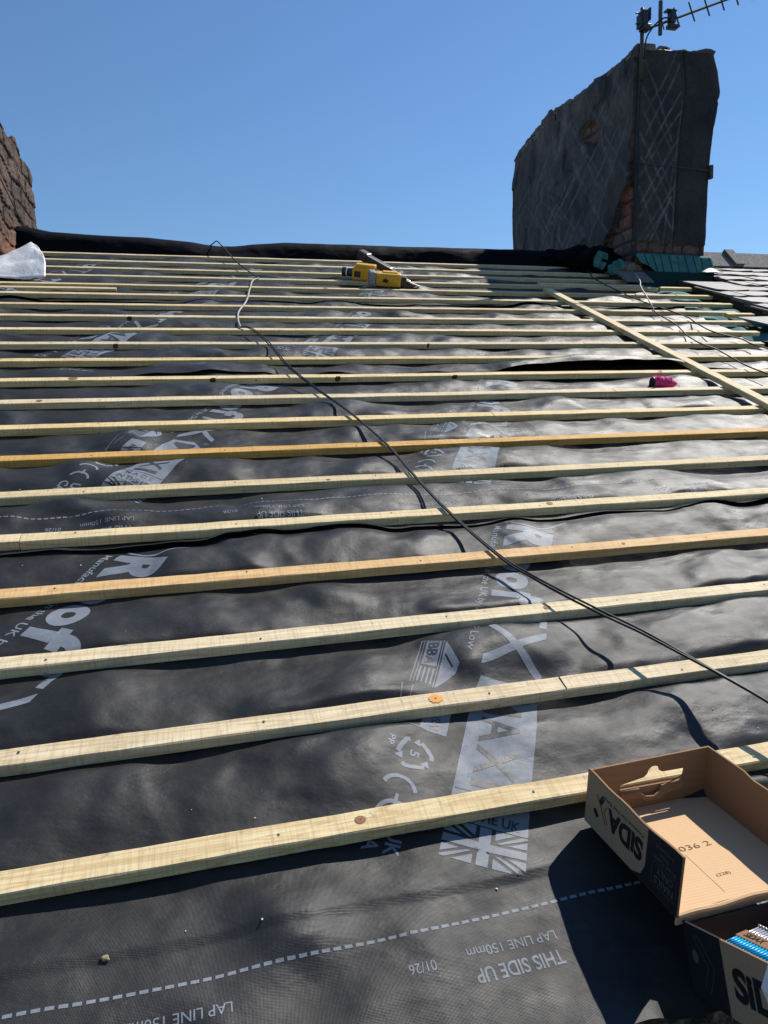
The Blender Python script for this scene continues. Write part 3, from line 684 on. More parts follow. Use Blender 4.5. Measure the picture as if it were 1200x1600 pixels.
# ------------------------------------------------------------------ big felt-clad chimney (world frame)
BX, BY, BZ = 3.327, 4.280, 1.806
def boxgrid(x0, x1, y0, y1, z0, z1, st):
    """closed box of quads with shared vertices (bottom left open)"""
    nx, ny, nz = [max(2, int(round((b - a) / st))) + 1 for a, b in ((x0, x1), (y0, y1), (z0, z1))]
    xs, ys, zs = np.linspace(x0, x1, nx), np.linspace(y0, y1, ny), np.linspace(z0, z1, nz)
    per = [(x, y0) for x in xs[:-1]] + [(x1, y) for y in ys[:-1]] + [(x, y1) for x in xs[::-1][:-1]] + [(x0, y) for y in ys[::-1][:-1]]
    n = len(per); V = [(x, y, z) for z in zs for x, y in per]; F = []
    for k in range(nz - 1):
        for i in range(n): F.append([k * n + i, k * n + (i + 1) % n, (k + 1) * n + (i + 1) % n, (k + 1) * n + i])
    top = {}
    base = (nz - 1) * n
    idx = {(round(x, 5), round(y, 5)): base + i for i, (x, y) in enumerate(per)}
    for x in xs:
        for y in ys:
            key = (round(x, 5), round(y, 5))
            if key not in idx: idx[key] = len(V); V.append((x, y, z1))
    for i in range(nx - 1):
        for j in range(ny - 1): F.append([idx[(round(a, 5), round(b, 5))] for a, b in ((xs[i], ys[j]), (xs[i + 1], ys[j]), (xs[i + 1], ys[j + 1]), (xs[i], ys[j + 1]))])
    return np.array(V), F
def segd(px, py, a, b):
    a = np.array(a); b = np.array(b); d = b - a; L = d @ d; t = np.clip(((px - a[0]) * d[0] + (py - a[1]) * d[1]) / L, 0, 1)
    return np.hypot(px - a[0] - t * d[0], py - a[1] - t * d[1])
V, F = boxgrid(0, .76, 0, 2.32, -.5, 1.83, .0115)
x, y, z = V[:, 0].copy(), V[:, 1].copy(), V[:, 2].copy()
left = x < 1e-6; front = (y < 1e-6); right = x > .7599; top = z > 1.8299
s_ = np.where(left, 10 + y, x)
# lean and swell of the cladding
rb = np.interp(z, [-.5, .0, .21, .6, .9, 1.25, 1.54, 1.7, 1.84], [-.04, -.04, -.04, -.03, -.02, .02, .075, .045, .0])
lb = np.interp(z, [-.5, 0, .2, .8, 1.3, 1.84], [0, 0, .0, .02, .035, .05])
X = x + rb * (x / .76) + lb * (1 - x / .76); Y = y.copy(); Z = z.copy()
bend = np.interp(z, [-.5, .8, 1.5, 1.6, 1.83], [.0, .0, .06, .04, -.02]); Y = Y + bend * np.clip((y - 1.9) / .4, 0, 1)
nrm = np.stack([np.where(left, -1., np.where(right, 1., 0)), np.where(front, -1., np.where(y > 2.319, 1., 0)), np.where(top, 1., 0)], 1)
nrm /= np.maximum(np.linalg.norm(nrm, axis=1, keepdims=True), 1e-6)
d = .010 * fbm(s_ * 3.1, z * 2.6, 100, 3) + .004 * fbm(s_ * 14, z * 12, 104, 2) + left * (.014 * fbm(s_ * 5, z * 4, 106, 4) - .010 * (vn(s_ * 7, z * 4.5, 107) > .45))
d += .007 * np.exp(-(np.abs(z - .93 + .02 * vn(s_ * 4, s_ * 0, 110)) / .012) ** 2) * front - .010 * np.exp(-(np.abs(z - 1.47 + .02 * vn(s_ * 5, s_ * 0, 111)) / .012) ** 2) * front
base = np.array((.030, .0225, .0185)); n1 = fbm(s_ * 2.2, z * 2.2, 120, 4); n2 = fbm(s_ * 6, z * 4, 122, 4); col = base[None, :] * (1 + .9 * n1[:, None] + .6 * n2[:, None]); col += np.clip(n2 + .1, 0, 1)[:, None] * left[:, None] * np.array((.03, .023, .018))
smear = np.clip(fbm(s_ * 5 - z * 5, z * 2.2 + s_ * 2.0, 130, 4) * 1.7, 0, 1) * left * np.clip(1.2 - np.abs(y - .9), 0, 1)
col += smear[:, None] * np.array((.045, .045, .049))
streak = np.clip(fbm(s_ * 30, z * 3, 140, 2) * 1.8 - .2, 0, 1) * left * (y > 1.2); col += streak[:, None] * np.array((.010, .009, .010))
tb = left * np.clip((z - 1.35 + .25 * fbm(y * 3, z * 3, 145, 3)) / .3, 0, 1) * np.clip(n2 + .35, 0, 1); col += tb[:, None] * np.array((.050, .036, .026))
rr = random.Random(3)
def scratch(mask, px, pz, a, b, w, amt):
    global col
    dd = segd(px, pz, a, b); g_ = np.clip(1 - dd / w, 0, 1) * mask * amt * np.clip(.75 + .5 * vn(px * 20, pz * 20, 150), 0, 1); col = np.maximum(col, col * (1 - g_[:, None]) + g_[:, None] * np.array((.17, .17, .185)))
# front lattice: x .03-.44
for i in range(12):
    z0 = .15 + i * .165 + rr.uniform(-.03, .03); scratch(front, x, z, (.05 + rr.uniform(0, .05), z0), (.42 + rr.uniform(-.06, .02), z0 + .52 + rr.uniform(-.06, .08)), .0115, rr.uniform(.45, .95)) if z0 + .5 < 1.85 else None
for i in range(7):
    z0 = .75 + i * .20 + rr.uniform(-.03, .03)
    if z0 > 1.95: break
    scratch(front, x, z, (.04 + rr.uniform(0, .03), min(z0, 1.8)), (.40 + rr.uniform(-.06, .03), z0 - .62 + rr.uniform(-.05, .05)), .0115, rr.uniform(.4, .8))
for a, b in (((.415, .15), (.42, 1.0)), ((.41, .95), (.43, 1.45)), ((.32, .3), (.40, .98)), ((.10, .28), (.36, .62))): scratch(front, x, z, a, b, .011, .6)
# left face scoring
for i in range(20):
    y0 = .12 + i * .085 + rr.uniform(-.03, .03); z0 = rr.uniform(.75, 1.7); scratch(left, y, z, (y0, z0), (y0 + rr.uniform(.30, .6), z0 - rr.uniform(.3, .5)), .011, rr.uniform(.5, 1.))
for i in range(16):
    y0 = .10 + i * .10 + rr.uniform(-.03, .03); z0 = rr.uniform(.3, 1.0); scratch(left, y, z, (y0, z0), (y0 + rr.uniform(.3, .6), z0 + rr.uniform(.35, .75)), rr.choice((.011, .011, .03)), rr.uniform(.4, .8))
# exposed masonry
def stonecol(a, b, sd):
    c = _h(np.floor(a * 5.5 + .5 * vn(b * 6, a * 0, sd)).astype(int), np.floor(b * 9).astype(int), 3, sd)
    return np.stack([.085 + .06 * c, .055 + .035 * c, .045 + .025 * c], 1)
e1 = left & (y < .10 + .42 * np.clip((.80 - z) / .62, 0, 1) + .03 * vn(z * 14, y * 9, 160)) & (z < .80 + .05 * vn(y * 12, z * 3, 161)) & (z > -.1) & (y > .012)
e2 = left & (np.hypot((y - .74 - (z - 1.45) * .5) / .13, (z - 1.42) / .11) < 1 + .35 * vn(y * 16, z * 16, 162))
e3 = (front & (z < .30 + .02 * vn(x * 12, z * 3, 163)))
for e, dep in ((e1, .045), (e2, .05), (e3, .012)):
    jn = np.clip(1 - np.abs(((z * 9 + .3 * vn(s_ * 5, z * 3, 165)) % 1) - .5) * -2 - .82, 0, 1)
    ju = np.abs(((z * 9) % 1) - .5); jm = (ju > .42) | (np.abs(((s_ * 5.5 + .5 * vn(z * 6, s_ * 0, 160)) % 1) - .5) > .45)
    d = np.where(e, -dep + .012 * fbm(s_ * 22, z * 22, 170, 3) - .012 * jm, d); sc_ = stonecol(s_, z, 160) * np.where(jm, .35, 1)[:, None]; col = np.where(e[:, None], sc_ * (1 if dep != .012 else .8), col)
col = np.where((e2 & (z < 1.38))[:, None], np.array((.16, .05, .03)), col)
e4 = e1 & (y < .20) & (z > .45); col = np.where(e4[:, None], col * np.array((1.5, .9, .75)), col)
# seam and corner crack
sm = front & (np.abs(x - .435 + .008 * vn(z * 6, z * 0, 180)) < .008); d = np.where(sm, -.012, d); col = np.where(sm[:, None], .012, col)
ck = left & (y < .03 + .03 * np.clip(vn(z * 9, z * 0, 181), 0, 1) + .05 * ((z > .55) & (z < 1.0)) * (vn(z * 16, y * 3, 182) > 0)) & (z < 1.75); d = np.where(ck & (y > .005), d - .03, d); col = np.where(ck[:, None], col * .4, col)
# brownish lower right, rough top edge
tn = front & (z < .42); col = np.where(tn[:, None] & ~e3[:, None], col + np.clip(n1, 0, 1)[:, None] * np.array((.05, .038, .022)), col)
tl = np.array((.16, .145, .115)); d = np.where(top, .020 * fbm(x * 9, y * 9, 190, 3) + .01, d); col = np.where(top[:, None], tl * (1 + .5 * fbm(x * 14, y * 14, 195, 2))[:, None], col)
P = np.stack([X, Y, Z], 1) + nrm * d[:, None]
P[:, 2] += np.clip((z - 1.4) / .43, 0, 1) * (.035 * fbm(s_ * 3.3, s_ * 0, 198, 3) + .07 * np.exp(-((y - 1.45) / .42) ** 2) - .09 * np.clip((y - 2.12) / .2, 0, 1) + .03 * (np.abs(y - 1.55) < .12) + .02 * (np.abs(y - .55) < .1))
chm = thing('felted_chimney', (BX, BY, BZ - .5), 'tall dark chimney stack clad in scored black felt, carrying the aerial, right of centre', 'chimney', world=True)
mesh('stack', P + np.array((BX, BY, BZ)), F, M['felt'], chm, smooth=True, cols=np.clip(col, .004, 1))
# flaunching and cap slabs
mb = MB(); rr = random.Random(9)
for i in range(28):
    y0 = .01 + i * .076; w = rr.uniform(.07, .12); hgt = rr.uniform(.004, .022) + .07 * math.exp(-((y0 - 1.4) / .42) ** 2) * 1.5
    mb.box((.055, y0, 1.80), (.14 + rr.uniform(.05, .12), y0 + w, 1.832 + hgt * .6), bev=.008, T=Matrix.Translation((BX, BY, BZ)) @ Matrix.Rotation(rr.uniform(-.02, .02), 4, 'X'))
for i in range(8):
    mb.box((.05 + i * .065, .02, 1.81), (.13 + i * .065, .13 + rr.uniform(0, .05), 1.86 - i * .002 + rr.uniform(0, .012)), bev=.008, T=Matrix.Translation((BX, BY, BZ)) @ Matrix.Rotation(rr.uniform(-.03, .03), 4, 'Y'))
o = mesh('cap_mortar', mb.v, mb.f, M['ridge'], chm)
mb = MB().tube([(BX + .04, BY - .022, BZ + .925), (BX + .45, BY - .022, BZ + .915), (BX + .77, BY - .02, BZ + .90)], .003).box((BX + .735, BY - .03, BZ + .84), (BX + .765, BY + .01, BZ + .95), bev=.004); mb.build('strap_wire', M['alu'], chm)
MB().tube(spline([(BX + .045, BY - .03, BZ + 1.95), (BX + .055, BY - .035, BZ + 1.6), (BX + .035, BY - .035, BZ + 1.2), (BX + .04, BY - .04, BZ + .9), (BX + .015, BY - .04, BZ + .55), (BX + .025, BY - .035, BZ + .2)]), .007).build('aerial_lead', M['cable'], chm, smooth=True)

# aerial
an = thing('tv_aerial', (BX + .04, BY - .05, BZ + 1.6), 'weathered television aerial clamped on top of the dark chimney against the sky', 'aerial', world=True)
A0 = lambda u, h, dy=-.05: (u, BY + dy, BZ + h)
MB().tube([A0(3.372, 1.55), A0(3.372, 2.085)], .015, 10).build('mast', M['alu'], an, smooth=True)
bm0 = (3.36, 1.90); bm1 = (4.62, 2.41)
MB().tube([A0(bm0[0], bm0[1], -.09), A0(bm1[0], bm1[1], -.09)], .010, 8).build('boom', M['alu'], an)
dx, dz = bm1[0] - bm0[0], bm1[1] - bm0[1]; L = math.hypot(dx, dz); ex, ez = dx / L, dz / L; qx, qz = -.40, .916
for px_ in (.31, .46, .61, .76, .905, 1.05, 1.2):
    cx_, cz_ = bm0[0] + ex * px_, bm0[1] + ez * px_; h = .075
    MB().tube([A0(cx_ - qx * h, cz_ - qz * h, -.105), A0(cx_ + qx * h, cz_ + qz * h, -.105)], .0065, 6).build('element', M['alu'], an)
mb = MB().box((3.585, BY - .12, BZ + 1.97), (3.635, BY - .07, BZ + 2.06), bev=.008).box((3.55, BY - .12, BZ + 2.055), (3.64, BY - .07, BZ + 2.065)); mb.box((3.57, BY - .125, BZ + 1.93), (3.66, BY - .07, BZ + 1.96), bev=.01); mb.build('dipole_box', M['dplas'], an)
MB().box((3.482, BY - .12, BZ + 1.865), (3.508, BY - .10, BZ + 2.12), bev=.003).tube([A0(3.50, 2.0, -.11), A0(3.53, 1.91, -.11)], .005).build('reflector_bar', M['alu'], an)
mb = MB().box((3.345, BY - .10, BZ + 1.945), (3.395, BY - .03, BZ + 2.05), bev=.006).box((3.325, BY - .1, BZ + 1.92), (3.34, BY - .04, BZ + 2.02), bev=.003).box((3.405, BY - .10, BZ + 1.98), (3.42, BY - .05, BZ + 2.07), bev=.003).box((3.34, BY - .11, BZ + 1.90), (3.41, BY - .05, BZ + 1.93), bev=.004)
for zz in (1.95, 2.03): mb.tube([A0(3.30, zz, -.07), A0(3.44, zz + .01, -.07)], .006)
mb.build('clamp', M['dplas'], an)
MB().tube(spline([A0(3.60, 2.0, -.1), A0(3.52, 1.99, -.12), A0(3.44, 1.93, -.11), A0(3.39, 1.84, -.08), A0(3.385, 1.7, -.07)]), .006).build('lead', M['cable'], an, smooth=True)

# teal flashing at the chimney foot, torn felt, scraps (roof frame)
def sheet(name, fn, nu, nv, m_, label, cat, parent=None, group=None, thick=.003):
    Vv = [fn(i / nu, j / nv) for j in range(nv + 1) for i in range(nu + 1)]; Ff = [[j * (nu + 1) + i, j * (nu + 1) + i + 1, (j + 1) * (nu + 1) + i + 1, (j + 1) * (nu + 1) + i] for j in range(nv) for i in range(nu)]
    o = mesh(name, Vv, Ff, m_, parent, smooth=True)
    if thick: md = o.modifiers.new('solid', 'SOLIDIFY'); md.thickness = thick
    if label: tagp(o, label, cat, group)
    return o
Rinv = RX.inverted()
def wl(x, y, z): return tuple(Rinv @ Vector((BX + x, BY + y, BZ + z)))
def fl(a, b):   # fan-shaped skirt standing off the front of the stack
    x = .02 + a * .76 - (.0 if a < .9 else 0); dn = (.04 + .17 * min(1, a / .35) ** .8) * (1 if a < .93 else .8)
    zt = .215 - .01 * a; 
    return wl(x, -.012 - .055 * b - .02 * b * float(vn(a * 12, b, 200)), zt - dn * b - .006 * math.sin(a * 40) * b)
fo = sheet('flashing_sheet', fl, 40, 8, M['teal'], 'teal sheet skirt hanging round the foot of the dark chimney', 'flashing')
mb = MB(); 
for i in range(9):
    a = .12 + i * .105; p0 = Vector(fl(a, .05)); p1 = Vector(fl(a + .015, .95)); off_ = Rinv @ Vector((0, -.006, 0)); mb.tube([p0 + off_, (p0 + p1) / 2 + off_ * 1.2, p1 + off_], .0025, 5)
mb.build('fold_crease', M['black'], None, org=tuple(ORG[fo.name])); cr = bpy.data.objects['fold_crease']; cr.parent = fo; cr.location = (0, 0, 0); cr.rotation_euler = (0, 0, 0)
o = sheet('flashing_flap', lambda a, b: wl(.62 + a * .18, -.09 - .05 * b, .055 + .035 * math.sin(a * 3.14) * (1 - b) - .01 * b), 10, 4, M['lead'], 'small pale curled flap at the right end of the teal skirt by the slates', 'flashing')
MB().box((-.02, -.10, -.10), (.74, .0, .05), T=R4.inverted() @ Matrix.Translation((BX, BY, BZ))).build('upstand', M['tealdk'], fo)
def felt_heap(cx_, cy_, cz_, rx_, ry_, rz_, sd, name, m_, label, cat, group=None, n=36, cr=.55):
    Vv = []; Ff = []
    for j in range(n // 2 + 1):
        ph = math.pi * j / (n // 2)
        for i in range(n):
            t_ = 2 * math.pi * i / n; dx_, dy_, dz_ = math.sin(ph) * math.cos(t_), math.sin(ph) * math.sin(t_), math.cos(ph)
            f = 1 + cr * float(fbm(np.array(dx_ * 2.1 + sd), np.array(dy_ * 2.1), sd, 3, np.array(dz_ * 2.1))) + .25 * (1 - abs(float(vn(dx_ * 4 + sd, dy_ * 4, sd, dz_ * 4)))) ** 3
            Vv.append((cx_ + dx_ * rx_ * f, cy_ + dy_ * ry_ * f, cz_ + dz_ * rz_ * f))
    for j in range(n // 2):
        for i in range(n): Ff.append([j * n + i, (j + 1) * n + i, (j + 1) * n + (i + 1) % n, j * n + (i + 1) % n])
    o = mesh(name, Vv, Ff, m_, smooth=True); return tagp(o, label, cat, group)
felt_heap(3.11, 4.95, .075, .23, .20, .12, 3, 'torn_felt', M['black'], 'crumpled heap of torn black felt at the left foot of the dark chimney', 'felt')
felt_heap(2.88, 5.12, .07, .17, .08, .065, 8, 'torn_felt', M['black'], 'low ridge of bunched black felt trailing left from the torn heap', 'felt')
felt_heap(3.3, 4.72, .05, .13, .1, .07, 5, 'mortar_rubble', M['grit'], 'brown lump of mortar rubble by the lower left corner of the dark chimney', 'rubble')
def scrap(cu, cv, ch, w, h, rot, lab, sd):
    def fn(a, b):
        x = (a - .5) * w * (1 - .35 * (2 * b - 1) ** 2); z = (b - .5) * h; wv_ = .012 * math.sin(a * 11 + sd) ; c, s = math.cos(rot), math.sin(rot)
        return (cu + c * x - s * z, cv - .02 + wv_ + .03 * (b - .5), ch + s * x + c * z)
    return sheet('teal_scrap', fn, 16, 8, M['teal'], lab, 'membrane scrap', None, 'teal scraps in the torn felt')
scrap(3.06, 4.74, .135, .12, .13, -.25, 'teal scrap standing up in the torn felt, the left one of the pair', 1)
scrap(3.17, 4.66, .095, .15, .10, .6, 'teal scrap leaning over in the torn felt, the right one of the pair', 2)
mb = MB().box((0, 0, 0), (.26, .18, .008), bev=.002, T=Matrix.Translation((3.10, 4.36, .035)) @ Matrix.Rotation(.25, 4, 'X'))
o = mesh('broken_slate', mb.v, mb.f, M['slate'], cols=np.full((len(mb.v), 3), .8)); tagp(o, 'flat dark slate piece lying below the torn felt in the chimney shadow', 'slate')

# ------------------------------------------------------------------ left stone chimney
V, F = boxgrid(-2.3, -1.42, -.35, 1.22, -.6, 1.0, .014)
x, y, z = V[:, 0], V[:, 1], V[:, 2]; a = x + y * 1.0
rh_ = .135; zz = z + .03 * vn(a * 4, z * 3, 210) + .10; ri = np.floor(zz / rh_).astype(int); fz = zz / rh_ - ri
sh = _h(ri, ri * 0, 1, 4) * 3; aw = (a + sh + .03 * vn(z * 9, a * 5, 211)) / .27; ci = np.floor(aw).astype(int); fa = aw - ci
edge = np.minimum(np.minimum(fz, 1 - fz) * rh_, np.minimum(fa, 1 - fa) * .27); j = np.clip(1 - edge / .016, 0, 1); rnd_ = _h(ci, ri, 2, 5); rnd2 = _h(ci, ri, 7, 6)
d = -.016 * j ** .8 + .016 * (rnd_ - .5) + .012 * fbm(a * 15, z * 17, 212, 4)
nrm = np.stack([np.where(x > -1.4201, 1., np.where(x < -2.299, -1., 0)), np.where(y > 1.2199, 1., np.where(y < -.3499, -1., 0)), np.where(z > .9999, 1., 0)], 1); nrm /= np.maximum(np.linalg.norm(nrm, axis=1, keepdims=True), 1e-6)
col = np.stack([.062 + .060 * rnd2, .045 + .032 * rnd2, .038 + .020 * rnd2], 1) * np.where(j > .35, .45, 1)[:, None]
redm = (z < .32 + .2 * vn(a * 4, z * 4, 215)); col = np.where(redm[:, None], col * np.array((1.45, 1.25, 1.1)), col); rb_ = (rnd_ > .78); col = np.where((rb_ & redm)[:, None], np.array((.20, .085, .05)), col)
P = V + nrm * d[:, None]; P[:, 2] += np.clip((z - .7) / .3, 0, 1) * (.04 * vn(a * 5, z * 0, 216))
P[:, 1] += -.10 * np.clip((z - .55) / .45, 0, 1) * np.clip((y - .6) / .6, 0, 1)
lc = thing('stone_chimney', (-1.86, BY + .4, BZ - .6), 'rough brown stone chimney at the left edge of the photo', 'chimney', world=True)
mesh('stonework', P + np.array((0, BY, BZ)), F, M['stone'], lc, cols=np.clip(col, .01, 1))
MB().tube(spline([(-1.385, BY - .3, BZ + .55), (-1.38, BY + .1, BZ + .45), (-1.382, BY + .5, BZ + .36), (-1.39, BY + .9, BZ + .30)]), .004).build('lead_wire', M['alu'], lc, smooth=True)
# pale metal sheet leaning on the stone chimney
def lead(a, b):
    lo = [(-1.48, 4.06, .035), (-1.30, 4.085, .030), (-1.18, 4.08, .028), (-1.098, 4.10, .040)]
    hi = [(-1.46, 4.20, .085), (-1.335, 4.36, .12), (-1.215, 4.47, .175), (-1.165, 4.40, .155)]
    t = a * 3; i = min(2, int(t)); f = t - i; L0 = Vector(lo[i]).lerp(Vector(lo[i + 1]), f); H0 = Vector(hi[i]).lerp(Vector(hi[i + 1]), f)
    p = L0.lerp(H0, b); bulge = .018 * math.sin(b * math.pi); p.z += bulge + .012 * float(fbm(np.array(a * 4 + b * 2), np.array(b * 5 - a), 220, 3)); p.x += .02 * math.sin(b * 3.1) * (a > .5); return tuple(p)
sheet('lead_sheet', lead, 24, 16, M['lead'], 'pale grey curled metal sheet lying against the stone chimney over the batten ends', 'metal sheet')

# ------------------------------------------------------------------ pink string spool
sp = thing('string_spool', (1.90, 2.06, .03), 'bright pink builder\'s string wound on a spool, lying between two battens', 'string')
prof = [(0, .022), (.004, .028), (.03, .030), (.06, .029), (.09, .024), (.115, .014), (.13, .006)]
rt = Matrix.Translation((1.845, 2.045, .036)) @ Matrix.Rotation(-.06, 4, 'Z') @ Matrix.Rotation(.06, 4, 'Y')
mb = MB(); n = 20; Vv = []
for i in range(40):
    t_ = i / 39 * .13; r_ = np.interp(t_, [p[0] for p in prof], [p[1] for p in prof]) + .0018 * math.sin(i * 1.9)
    for k in range(n): Vv.append(rt @ Vector((t_, r_ * math.cos(2 * math.pi * k / n), r_ * math.sin(2 * math.pi * k / n) * 1.0)))
Ff = [[i * n + k, (i + 1) * n + k, (i + 1) * n + (k + 1) % n, i * n + (k + 1) % n] for i in range(39) for k in range(n)]; Ff.append(list(range(n)))
mb.add(Vv, Ff)
for q in range(16):
    t0 = random.uniform(.01, .09); r_ = np.interp(t0 + .01, [p[0] for p in prof], [p[1] for p in prof]) + .0016; s0 = random.uniform(-.02, .03)
    mb.tube([rt @ Vector((t0 + s0 * math.sin(a_ * 1.0), r_ * math.cos(a_), r_ * math.sin(a_))) for a_ in np.linspace(0, math.pi * 1.2, 12)], .0014, 5)
mb.build('wound_string', M['pink'], sp, smooth=True)
mb = MB().tube([rt @ Vector((-.004, 0, 0)), rt @ Vector((.002, 0, 0))], .024, 20); mb.build('spool_end', M['dplas'], sp)
mb = MB().tube(spline([rt @ Vector(p) for p in ((.02, 0, .028), (.012, 0, .045), (.018, 0, .058), (.026, .0, .045), (.03, 0, .03))]), .0013, 5).tube(spline([rt @ Vector(p) for p in ((.03, 0, .028), (.022, 0, .05), (.028, 0, .056), (.036, .0, .03))]), .0013, 5).tube(spline([rt @ Vector(p) for p in ((.12, 0, .008), (.14, .004, -.004), (.155, .0, -.015))]), .0013, 5)
mb.build('loose_loop', M['pink'], sp, smooth=True)

# ------------------------------------------------------------------ yellow nail gun
ng = thing('nail_gun', (1.0, 4.1, .03), 'yellow and black cordless nail gun lying across the battens below the ridge', 'nail gun')
def TT(u, v, h, rz, ry=0, rx=0): return Matrix.Translation((u, v, h)) @ Matrix.Rotation(rz, 4, 'Z') @ Matrix.Rotation(ry, 4, 'Y') @ Matrix.Rotation(rx, 4, 'X')
T = TT(.985, 4.10, .028, -.12, .02)
MB().box((.0, -.045, .0), (.175, .05, .088), bev=.014, T=T).build('motor_body', M['yellow'], ng, smooth=False)
MB().box((-.045, -.05, -.002), (.0, .052, .094), bev=.012, T=T).build('end_plate', M['greyp'], ng)
MB().box((.02, -.052, .03), (.14, -.044, .07), bev=.004, T=T).box((.05, -.02, .085), (.15, .03, .096), bev=.004, T=T).build('rib_panel', M['yellow'], ng)
MB().box((.045, -.0535, .034), (.085, -.050, .052), bev=.002, T=T).tube([T @ Vector((.07, -.056, .03)), T @ Vector((.062, -.056, .06))], .006).build('emblem', M['dplas'], ng)
MB().box((.175, -.03, .005), (.215, .03, .07), bev=.008, T=T).tube([T @ Vector((.215, 0, .03)), T @ Vector((.30, .0, .012))], [.016, .007]).box((.21, -.02, .0), (.275, -.005, .02), T=T).build('nose', M['dplas'], ng)
MB().tube([T @ Vector((.24, -.02, .035)), T @ Vector((.31, -.02, .014))], .005).build('contact_tip', M['steel'], ng)
T2 = TT(.87, 4.28, .03, -.45, .0)
MB().box((.0, -.04, .0), (.12, .045, .085), bev=.012, T=T2).build('rear_housing', M['yellow'], ng)
MB().box((.018, -.044, .022), (.062, -.038, .062), bev=.003, T=T2).build('housing_window', M['dplas'], ng)
MB().box((.02, -.03, .082), (.16, .035, .108), bev=.008, T=T2).build('bridge', M['yellow'], ng)
MB().tube([T2 @ Vector((-.075, 0, .042)), T2 @ Vector((-.045, 0, .042))], .031, 16).tube([T2 @ Vector((-.04, 0, .042)), T2 @ Vector((.0, 0, .042))], .028, 16).build('fuel_cap', M['dplas'], ng, smooth=False)
MB().tube([T2 @ Vector((-.046, 0, .042)), T2 @ Vector((-.039, 0, .042))], .0325, 16).build('cap_ring', M['white'], ng)
a_, b_ = Vector((.985, 4.50, .155)), Vector((1.255, 4.16, .045)); mv = b_ - a_
Tm = Matrix.Translation(a_) @ mv.to_track_quat('X', 'Z').to_matrix().to_4x4()
MB().box((0, -.026, -.03), (mv.length * .62, .026, .022), bev=.01, T=Tm).box((-.03, -.034, -.036), (.06, .034, .030), bev=.012, T=Tm).build('magazine', M['dplas'], ng)
MB().box((.05, -.028, .020), (mv.length * .95, -.024, .024), T=Tm).box((mv.length * .6, -.008, -.012), (mv.length * 1.0, .008, .004), bev=.003, T=Tm).build('magazine_rail', M['steel'], ng)

# ------------------------------------------------------------------ cardboard boxes
def frame(o, X_, Y_, Z_):
    m_ = Matrix((X_, Y_, Z_)).transposed().to_4x4(); m_.translation = Vector(o); return m_
# open tray: x along the far wall, y towards the viewer, z up
TX = Vector((.99846, .04508, -.03238)).normalized(); TZ = Vector((.01777, .29298, .95595)).normalized(); TY = -TZ.cross(TX)
TT_ = Matrix((TX, TY, TZ)).transposed().to_4x4(); TT_.translation = Vector((.3455, -.078, .006))
Wt, Lt, Dt = .245, .232, .099
tr = thing('cardboard_tray', (.46, -.19, .03), 'open brown cardboard tray lying upturned and empty against the nearest batten', 'cardboard box', 'brown and black nail cartons')
def pl(T, V, F): return [tuple(T @ Vector(p)) for p in V], F
def yz(V, x): return [(x, a, b) for a, b, c in V]      # 2-D (a,b) onto the side wall
th_ = .0035
# floor
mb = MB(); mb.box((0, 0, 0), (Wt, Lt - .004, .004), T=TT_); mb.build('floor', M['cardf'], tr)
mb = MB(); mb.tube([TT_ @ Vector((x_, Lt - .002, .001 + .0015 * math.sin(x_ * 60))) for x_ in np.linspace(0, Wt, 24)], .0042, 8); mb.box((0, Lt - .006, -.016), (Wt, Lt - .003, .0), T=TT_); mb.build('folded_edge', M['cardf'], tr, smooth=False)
# far wall with hand hole
hole = [(.062, .046), (.195, .043), (.197, .066), (.150, .067)] + [(.130 + .013 * math.cos(t), .069 + .013 * math.sin(t)) for t in np.linspace(.1, math.pi, 8)] + [(.11, .063), (.062, .056)]
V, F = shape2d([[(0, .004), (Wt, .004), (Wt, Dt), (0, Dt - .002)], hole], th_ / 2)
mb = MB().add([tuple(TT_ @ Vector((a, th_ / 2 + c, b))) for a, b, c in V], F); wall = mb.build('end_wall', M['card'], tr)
V, F = shape2d([[(.060, .0), (.100, .0), (.102, -.008), (.112, -.016), (.128, -.018), (.140, -.012), (.146, -.002), (.194, .002), (.190, -.014), (.150, -.017), (.14, -.024), (.11, -.024), (.10, -.016), (.062, -.014)]], .0014)
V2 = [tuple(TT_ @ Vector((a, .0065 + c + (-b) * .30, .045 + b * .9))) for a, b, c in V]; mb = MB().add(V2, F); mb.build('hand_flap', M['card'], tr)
mb = MB()
for p in (((.062, .020, .048), (.112, .022, .052)), ((.13, .022, .050), (.19, .012, .060)), ((.062, .012, .044), (.09, .016, .041))): mb.tube([TT_ @ Vector(q) for q in p], .0013, 5)
mb.build('torn_edge', M['card'], tr)
# left wall: wavy cut top edge
def wallpoly(y0, y1, n=14, lip=.0): return [(y, .0) for y in (y0, y1)] + [(y, Dt - .001 + .0018 * math.sin(y * 60 + 1) - .004 * math.exp(-((y - .13) / .03) ** 2)) for y in np.linspace(y1, y0, n)]
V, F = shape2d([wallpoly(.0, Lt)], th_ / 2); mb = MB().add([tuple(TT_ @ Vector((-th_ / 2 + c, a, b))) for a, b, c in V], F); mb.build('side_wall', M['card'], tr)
V, F = shape2d([[(0, Dt), (0, .004), (Lt, .004), (Lt, Dt - .004), (.15, Dt - .002), (.105, Dt - .004), (.085, Dt + .001)]], th_ / 2); mb = MB().add([tuple(TT_ @ Vector((Wt + th_ / 2 + c, a, b))) for a, b, c in V], F); mb.build('side_wall', M['card'], tr)
